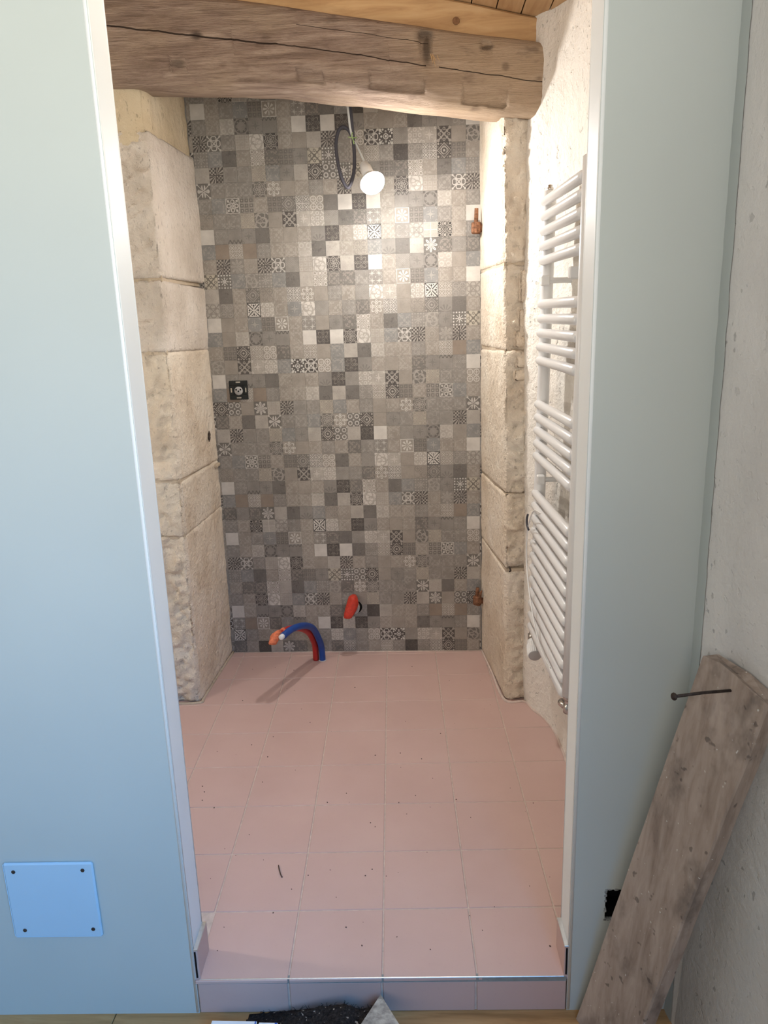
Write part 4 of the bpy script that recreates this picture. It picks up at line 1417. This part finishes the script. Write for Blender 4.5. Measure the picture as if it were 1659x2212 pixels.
MB().lathe([(0.006, -0.004), (0.013, 0.0), (0.016, 0.006), (0.016, 0.016), (0.0195, 0.020), (0.0195, 0.050), (0.018, 0.052), (0.0, 0.052)], hold, bax, 20).obj('lampholder', M_WHITEPL, lamp, True)
MB().lathe([(0.0135, 0.050), (0.014, 0.056), (0.022, 0.062), (0.033, 0.076), (0.0412, 0.0906)], hold, bax, 28).obj('bulb_base', M_WHITEPL, lamp, True)
prof = [(0.041, 0.0905)] + [(0.041 * math.cos(t), 0.0905 + 0.030 * math.sin(t)) for t in np.linspace(0.12, 1.55, 9)]
MB().lathe(prof, hold, bax, 28).obj('bulb_dome', M_GLOW, lamp, True)

# ------------------------------------------------------------------ socket insert in the tiled wall
sk = thing('power_socket', (-0.419, -0.007, 1.113), 'black square power socket insert without cover on the tiled wall', 'socket')
b = MB()
yw = -0.0072
b.box((-0.4555, yw - 0.006, 1.0765), (-0.3825, yw, 1.0945), None, 0.0015)
b.box((-0.4555, yw - 0.006, 1.1315), (-0.3825, yw, 1.1495), None, 0.0015)
b.box((-0.4555, yw - 0.006, 1.0940), (-0.4375, yw, 1.1320), None, 0.0015)
b.box((-0.4005, yw - 0.006, 1.0940), (-0.3825, yw, 1.1320), None, 0.0015)
b.box((-0.4380, yw - 0.003, 1.0940), (-0.4000, yw, 1.1320))
frm = b.obj('mounting_frame', M_BLACKPL, sk)
for (cx, cz, w, h_) in ((-0.419, 1.1435, 0.009, 0.0028), (-0.419, 1.0835, 0.009, 0.0028), (-0.4475, 1.113, 0.0028, 0.009), (-0.3905, 1.113, 0.0028, 0.009)):
    MB().box((cx - w, yw - 0.0068, cz - h_), (cx + w, yw - 0.0058, cz + h_), None, 0.0004).obj('fixing_slot', M_CHROME, frm)
ins = MB().lathe([(0.0165, 0), (0.0165, 0.004), (0.015, 0.0055), (0.0, 0.0056)], (-0.419, yw - 0.003, 1.110), (0, -1, 0), 28).obj('socket_face', M_GREYPL, sk, True)
for dx, dz in ((-0.0085, 0.005), (0.0085, 0.005), (0, -0.001)):
    MB().lathe([(0.0032, 0), (0.0032, 0.0006), (0, 0.0007)], (-0.419 + dx, yw - 0.0086, 1.110 + dz), (0, -1, 0), 12).obj('pin_hole', M_DARK, ins)

# ------------------------------------------------------------------ old iron hinge pintles in the right jamb
def pintle(cx, cz, label, seed, broken=False):
    p = thing('hinge_pintle', (cx, -0.035, cz), label, 'hinge')
    y0 = -0.040
    b = MB()
    b.lathe([(0.0145, -0.030), (0.0175, -0.026), (0.0180, 0.004), (0.0165, 0.008), (0.010, 0.009)], (cx, y0, cz - 0.004), (0, 0, 1), 8)
    v = np.array(b.v)
    v = v + fbm(v * 60 + seed, 2)[:, None] * 0.004
    mesh_obj('knuckle', v, b.f, M_RUST, p)
    b = MB().tube([(cx - 0.001, y0, cz), (cx + 0.0005, y0, cz + 0.030), (cx + 0.001, y0, cz + (0.052 if not broken else 0.040))], [0.0078, 0.0074, 0.0068], 10)
    b.obj('pin', M_RUST, p, True)
    b = MB().box((cx + 0.004, y0 - 0.006, cz - 0.028), (cx + 0.055, y0 + 0.007, cz - 0.004), None, 0.002)
    b.obj('tail', M_RUST, p)
    if broken:
        b = MB().tube([(cx + 0.006, y0 - 0.008, cz - 0.01), (cx + 0.012, y0 - 0.008, cz + 0.02), (cx + 0.018, y0 - 0.004, cz + 0.03)], [0.008, 0.006, 0.002], 6)
        b.obj('bent_flange', M_RUST, p)
    return p


pintle(0.502, 1.690, 'upper rusty iron hinge pin set in the right stone jamb', 2.0)
pintle(0.508, 0.253, 'lower rusty iron hinge stub near the floor in the right stone jamb', 9.0, True)

# ------------------------------------------------------------------ water pipes and drain
def px_pipe(name, label, mat, path, r, cap, base):
    t = thing(name, base, label, 'pipe')
    pts = smooth_path(path, 8)
    MB().tube(pts, r, 18).obj('sheath', mat, t, True)
    d = np.array(pts[-1]) - np.array(pts[-3])
    d /= np.linalg.norm(d)
    return t, np.array(pts[-1]), d


tb, tip, d = px_pipe('blue_water_pipe', 'blue sheathed water pipe curving up out of the pink floor', M_BLUE,
                     [(-0.135, -0.088, 0.0005), (-0.1355, -0.094, 0.055), (-0.139, -0.122, 0.105), (-0.152, -0.185, 0.183), (-0.173, -0.270, 0.232), (-0.203, -0.350, 0.253), (-0.229, -0.412, 0.2515)], 0.0128, None, (-0.135, -0.088, 0))
MB().tube([tip - d * 0.01, tip + d * 0.013, tip + d * 0.016], [0.0100, 0.0100, 0.008], 14).obj('pipe_end', M_WHITEPL, tb, True)
MB().lathe([(0.0145, 0), (0.0165, 0.001), (0.015, 0.0025), (0.0, 0.0026)], (-0.135, -0.088, 0.0002), (0, 0, 1), 16).obj('silicone_ring', M_CABLE2, tb, True)
trd, tip, d = px_pipe('red_water_pipe', 'red sheathed water pipe behind the blue one with an orange taped end', M_RED,
                      [(-0.163, -0.083, 0.0005), (-0.1625, -0.086, 0.045), (-0.164, -0.105, 0.090), (-0.176, -0.160, 0.158), (-0.200, -0.245, 0.212), (-0.229, -0.320, 0.237), (-0.252, -0.376, 0.241)], 0.0128, None, (-0.163, -0.083, 0))
v, f = tube_geo(smooth_path([tip - d * 0.035, tip - d * 0.01, tip + d * 0.018, tip + d * 0.036 + np.array([0, 0, -0.010]), tip + d * 0.044 + np.array([0.0, 0, -0.026])], 6), [0.0145] * 6 + [0.0165] * 6 + [0.0175] * 6 + [0.015] * 4 + [0.0125, 0.010, 0.004], 18)
v = np.array(v)
v = v + fbm(v * 75, 3)[:, None] * 0.010
mesh_obj('tape_wrap', v, f, M_ORANGE, trd)

dr = thing('drain_outlet', (0.0, 0.0, 0.205), 'drain outlet in the tiled wall stopped with bright red plastic wrap', 'drain')
b = MB().lathe([(0.0, 0.0), (0.0275, 0.0), (0.0275, 0.0015), (0.0, 0.0016)], (0.004, -0.0070, 0.203), (0, -1, 0), 28)
b.obj('wall_hole', M_DARK, dr, True)
MB().lathe([(0.0215, 0), (0.0235, 0.0), (0.0235, 0.030), (0.0215, 0.030)], (-0.001, -0.0075, 0.205), (0, -1, 0), 26).obj('pipe_stub', M_GREYPL, dr, True)
nu, nv = 26, 20
v, f = [], []
for j in range(nv + 1):
    t = j / nv
    zc = 0.268 - 0.092 * t
    wdt = 0.027 * (math.sin(math.pi * (0.08 + 0.80 * t)) ** 0.5) * (1.0 - 0.12 * t)
    xo = -0.002 - 0.016 * t + 0.004 * math.sin(t * 5)
    for i in range(nu):
        a = 2 * math.pi * i / nu
        k = 1.0 if 0 < j < nv else 0.6
        v.append((xo + wdt * k * math.cos(a), -0.048 - 0.016 * t + 0.026 * k * math.sin(a) * (1 - 0.45 * t), zc))
for j in range(nv):
    for i in range(nu):
        i2 = (i + 1) % nu
        f.append((j * nu + i, j * nu + i2, (j + 1) * nu + i2, (j + 1) * nu + i))
f.append(tuple(range(nu))[::-1])
f.append(tuple(nv * nu + i for i in range(nu)))
v = np.array(v)
v = v + fbm(v * np.array([60, 60, 35.0]), 3)[:, None] * np.array([0.010, 0.010, 0.004])
mesh_obj('plastic_wrap', v, f, M_REDTAPE, dr, True)

# ------------------------------------------------------------------ iron remains in the left jamb
ir = MB()
v, f = box_geo((-0.552, -0.062, 0.815), (-0.515, -0.010, 0.829), 0.003)
v = np.array(v) + fbm(np.array(v) * 50, 2)[:, None] * 0.006
ir.add(v, f)
o = ir.obj('iron_stub', M_JOINT, None, False, (-0.53, -0.035, 0.82))
prop(o, 'short broken stub jutting from the left stone jamb beside the tiles', 'stub')
v, f = tube_geo(smooth_path([(-0.5225, -0.108, 0.970), (-0.5215, -0.111, 0.955), (-0.5225, -0.113, 0.940), (-0.5235, -0.112, 0.928)], 5), [0.001, 0.002, 0.003, 0.004, 0.005, 0.005, 0.0045, 0.004, 0.005, 0.005, 0.0045, 0.004, 0.003, 0.002, 0.002, 0.001], 8)
o = mesh_obj('iron_hook', v, f, M_DARKIRON, None, True, (-0.522, -0.11, 0.95))
prop(o, 'small dark rusted hook remnant in the left jamb above the broken stub', 'hook')
v, f = tube_geo(smooth_path([(0.588, -0.438, 0.516), (0.591, -0.445, 0.512), (0.593, -0.444, 0.503), (0.590, -0.436, 0.498)], 5), 0.0028, 8)
o = mesh_obj('iron_staple', v, f, M_DARKIRON, None, True, (0.59, -0.44, 0.508))
prop(o, 'tiny dark staple in the rough front of the right jamb', 'staple')

# ------------------------------------------------------------------ access plate on the left partition
ap = thing('access_plate', PP(-0.682, -0.005, 0.212), 'square white access plate with four corner screws low on the left partition', 'access plate')
MB().box((-0.777, -0.0065, 0.119), (-0.588, -0.0003, 0.304), PFR, 0.004).obj('cover', M_PLATE, ap)
for e_, z_ in ((-0.755, 0.284), (-0.610, 0.286), (-0.752, 0.139), (-0.606, 0.140)):
    MB().lathe([(0.0042, 0), (0.0042, 0.0012), (0.003, 0.0016), (0.0, 0.0016)], PP(e_, -0.0062, z_), -PN, 12).obj('screw', M_DARKIRON, ap, True)

# ------------------------------------------------------------------ plank leaning in the corner, with its nail
pa = np.array([0.18790869, -0.09550415, 0.97753224])
pw = np.array([0.38529364, -0.90831877, -0.16280612])
pn = np.array([-0.90345954, -0.40722964, 0.13388385])
pa /= np.linalg.norm(pa)
P0 = np.array([0.60143, -1.65852, -0.08]) - pa * 0.0105
PW, PTH, PL = 0.1453, 0.034, 0.913
plank = thing('leaning_plank', P0, 'weathered grey-brown plank leaning against the right-hand wall of the outer room', 'plank')
nU, nV = 40, 14
# body: swept rounded rectangle with a worn top corner
sec = [(0.0, 0.0), (0.0, -PTH * 0.92), (0.003, -PTH), (PW * 0.5, -PTH), (PW - 0.003, -PTH), (PW, -PTH * 0.92), (PW, -0.003), (PW - 0.003, 0.0), (PW * 0.75, 0.0), (PW * 0.5, 0.0), (PW * 0.25, 0.0), (0.003, 0.0)]
vv, ff = [], []
nS = len(sec)
ls = list(np.linspace(0, PL - 0.03, nU)) + [PL - 0.02, PL - 0.01, PL]
for i, l in enumerate(ls):
    for (w_, t_) in sec:
        lim = PL - 0.010 * max(0, 1 - w_ / 0.020) - 0.004 * (w_ / PW)
        if w_ > PW * 0.6: lim -= 0.006
        ll = min(l, lim)
        p = P0 + pa * ll + pw * w_ + pn * t_
        vv.append(p)
vv = np.array(vv)
vv = vv + pn[None] * (fbm(vv * np.array([12.0, 12, 5]), 2) * 0.003)[:, None] + pw[None] * (fbm(vv * 9 + 5, 2) * 0.004)[:, None]
low = vv[:, 2] < ZF + 0.004
vv[low, 2] = np.maximum(vv[low, 2], ZF + 0.0008)
for i in range(len(ls) - 1):
    for k in range(nS):
        k2 = (k + 1) % nS
        ff.append((i * nS + k, (i + 1) * nS + k, (i + 1) * nS + k2, i * nS + k2))
ff.append(tuple(range(nS)))
ff.append(tuple((len(ls) - 1) * nS + k for k in range(nS))[::-1])
mesh_obj('board', vv, ff, M_PLANK, plank)
N0 = np.array([0.79332508, -1.80822757, 0.75953553])
nl = 0.1206
b = MB().tube([N0 - pn * 0.02, N0 + pn * nl * 0.5 + np.array([0, 0, 0.0015]), N0 + pn * (nl - 0.002)], 0.0026, 10)
b.lathe([(0.003, 0), (0.0062, 0.002), (0.0062, 0.004), (0.0, 0.0045)], N0 + pn * (nl - 0.004), pn, 12)
b.obj('nail', M_DARKIRON, plank, True)

# ------------------------------------------------------------------ odds and ends at the foot of the step
# dark cloth heap
nx, ny = 90, 40
xs = np.linspace(-0.115, 0.205, nx)
ys = np.linspace(-1.83, -1.652, ny)
prof_x = [-0.115, -0.09, -0.037, 0.03, 0.085, 0.109, 0.14, 0.162, 0.18, 0.205]
prof_h = [0.0, 0.008, 0.026, 0.045, 0.064, 0.068, 0.050, 0.056, 0.062, 0.0]
G = np.zeros((nx, ny, 3))
for i, x in enumerate(xs):
    for j, y in enumerate(ys):
        hh = np.interp(x, prof_x, prof_h)
        t = (y - (-1.652)) / (-1.69 + 1.652)
        hy = np.clip(t, 0, 1) ** 0.7 * (1 if y > -1.78 else max(0, 1 - (-1.78 - y) / 0.05))
        G[i, j] = (x, y, ZF + 0.0015 + hh * hy)
nz2 = fbm(G * np.array([22.0, 22, 22]), 3)
G[..., 2] += np.clip((G[..., 2] - ZF) / 0.02, 0, 1) * (nz2 * 0.014 + fbm(G * 120, 2) * 0.008)
G[..., 2] = np.maximum(G[..., 2], ZF + 0.001)
edge_n = fbm(G * np.array([30.0, 30, 0]) + 3, 2)
keep = lambda i, j: G[i, j, 2] - ZF > 0.006 + edge_n[i, j] * 0.012
f = [(i * ny + j, (i + 1) * ny + j, (i + 1) * ny + j + 1, i * ny + j + 1) for i in range(nx - 1) for j in range(ny - 1) if keep(i, j)]
n0 = nx * ny
V2 = np.concatenate([G.reshape(-1, 3), G.reshape(-1, 3) * np.array([1, 1, 0]) + np.array([0, 0, ZF + 0.0003])])
_cnt = {}
for q in f:
    for k in range(4):
        e_ = (q[k], q[(k + 1) % 4])
        _cnt[e_] = 1
f += [(b_, a_, n0 + a_, n0 + b_) for (a_, b_) in _cnt if (b_, a_) not in _cnt]
cl = mesh_obj('floor_cloth', V2, f, M_CLOTH, None, True, (0.05, -1.74, ZF))
prop(cl, 'crumpled black fibrous cloth speckled with crumbs against the foot of the step', 'cloth')
# stray fibres on it
b = MB()
rr = random.Random(21)
for k in range(130):
    i, j = rr.randrange(8, nx - 8), rr.randrange(16, ny - 1)
    p = G[i, j]
    q = p + np.array([rr.uniform(-.008, .008), rr.uniform(-.006, .006), rr.uniform(.003, .009)])
    m_ = (p + q) / 2 + np.array([rr.uniform(-.003, .003), 0, 0.002])
    b.tube([p, m_, q], [0.0005, 0.0004, 0.0002], 4)
fib = b.obj('loose_fibres', M_CLOTH, cl)
fib['kind'] = 'stuff'
# steel trowel blade leaning on the heap
tw = thing('trowel', (0.187, -1.72, -0.03), 'grey steel pointed trowel blade propped up against the step', 'trowel')
ap_ = np.array([0.184, -1.6655, -0.0245])
bl, br_ = np.array([0.143, -1.760, -0.0095]), np.array([0.2325, -1.760, -0.0085])
nrm = np.cross(br_ - ap_, bl - ap_)
nrm /= np.linalg.norm(nrm)
if nrm[2] < 0: nrm = -nrm
L0 = ap_ + (bl - ap_) * 0.05
R0 = ap_ + (br_ - ap_) * 0.05
bl2, br2 = ap_ + (bl - ap_) * 1.25, ap_ + (br_ - ap_) * 1.25
midb = (bl2 + br2) / 2 + (bl2 - ap_ + br2 - ap_) * 0.12
top = [ap_, R0, br2, midb, bl2, L0]
vv = [p + nrm * 0.0009 for p in top] + [p - nrm * 0.0009 for p in top]
ff = [tuple(range(6))[::-1], tuple(range(6, 12))] + [(k, (k + 1) % 6, 6 + (k + 1) % 6, 6 + k) for k in range(6)]
mesh_obj('blade', vv, ff, M_TROWEL, tw)
hb = midb - (midb - ap_) * 0.12
MB().tube(smooth_path([hb, hb + np.array([0, -0.02, 0.018]), hb + np.array([0, -0.05, 0.030]), hb + np.array([0, -0.085, 0.030])], 4), 0.004, 8).obj('tang', M_TROWEL, tw, True)
MB().lathe([(0.008, 0), (0.012, 0.01), (0.014, 0.05), (0.013, 0.09), (0.006, 0.105)], hb + np.array([0, -0.075, 0.030]), (0, -1, 0), 14).obj('handle', M_FLOORWOOD, tw, True)
# white cartons, only their far edges show
for (x0, x1, y1, dz, lab) in ((-0.169, -0.0735, -1.7140, 0.045, 'largest white carton at the foot of the step beside the black cloth'), (-0.0690, -0.0290, -1.7165, 0.045, 'narrow white blue-printed carton next to the largest carton'), (0.018, 0.060, -1.7195, 0.045, 'small white carton lying on the black cloth nearest the trowel')):
    t = thing('small_carton', ((x0 + x1) / 2, y1 - 0.04, ZF), lab, 'carton')
    z0 = ZF + 0.0012 if x0 < -0.1 else ZF + 0.0012
    MB().box((x0, y1 - 0.09, z0), (x1, y1, ZF + dz), None, 0.0012).obj('box_body', M_CARD, t)
    MB().box((x1 - 0.006 if x0 > -0.1 else x1 - 0.004, y1 - 0.0895, ZF + dz - 0.0002), (x1 - 0.0012, y1 - 0.001, ZF + dz + 0.0003)).obj('blue_print', M_BLUEPRINT, t)

# crumbs scattered on the pink tiles, and one curled sliver
b = MB()
rr = random.Random(9)
for k in range(90):
    x, y = rr.uniform(-0.42, 0.62), rr.uniform(-1.60, -0.10)
    if x < -0.2 and y < -1.5: continue
    s_ = rr.uniform(0.0005, 0.0013)
    a = rr.uniform(0, 6.28)
    e1, e2 = np.array([math.cos(a), math.sin(a), 0]), np.array([-math.sin(a), math.cos(a), 0])
    b.box((-s_ * rr.uniform(0.8, 2.2), -s_, 0.0), (s_, s_, s_ * 1.2), (np.array([x, y, 0.0002]), e1, e2, np.array([0, 0, 1.0])))
cr = b.obj('floor_crumbs', M_CRUMB, None, False, (0.1, -0.9, 0))
prop(cr, 'dark building crumbs scattered over the pink floor tiles', 'crumbs', kind='stuff')
v, f = tube_geo(smooth_path([(-0.0995, -1.305, 0.0020), (-0.094, -1.322, 0.0026), (-0.088, -1.338, 0.0024), (-0.082, -1.349, 0.0020)], 4), [0.0006] + [0.0014] * 11 + [0.0016], 6)
o = mesh_obj('wood_sliver', v, f, M_CRUMB, None, True, (-0.09, -1.33, 0))
prop(o, 'single curled brown wood sliver lying on the pink tiles', 'sliver')
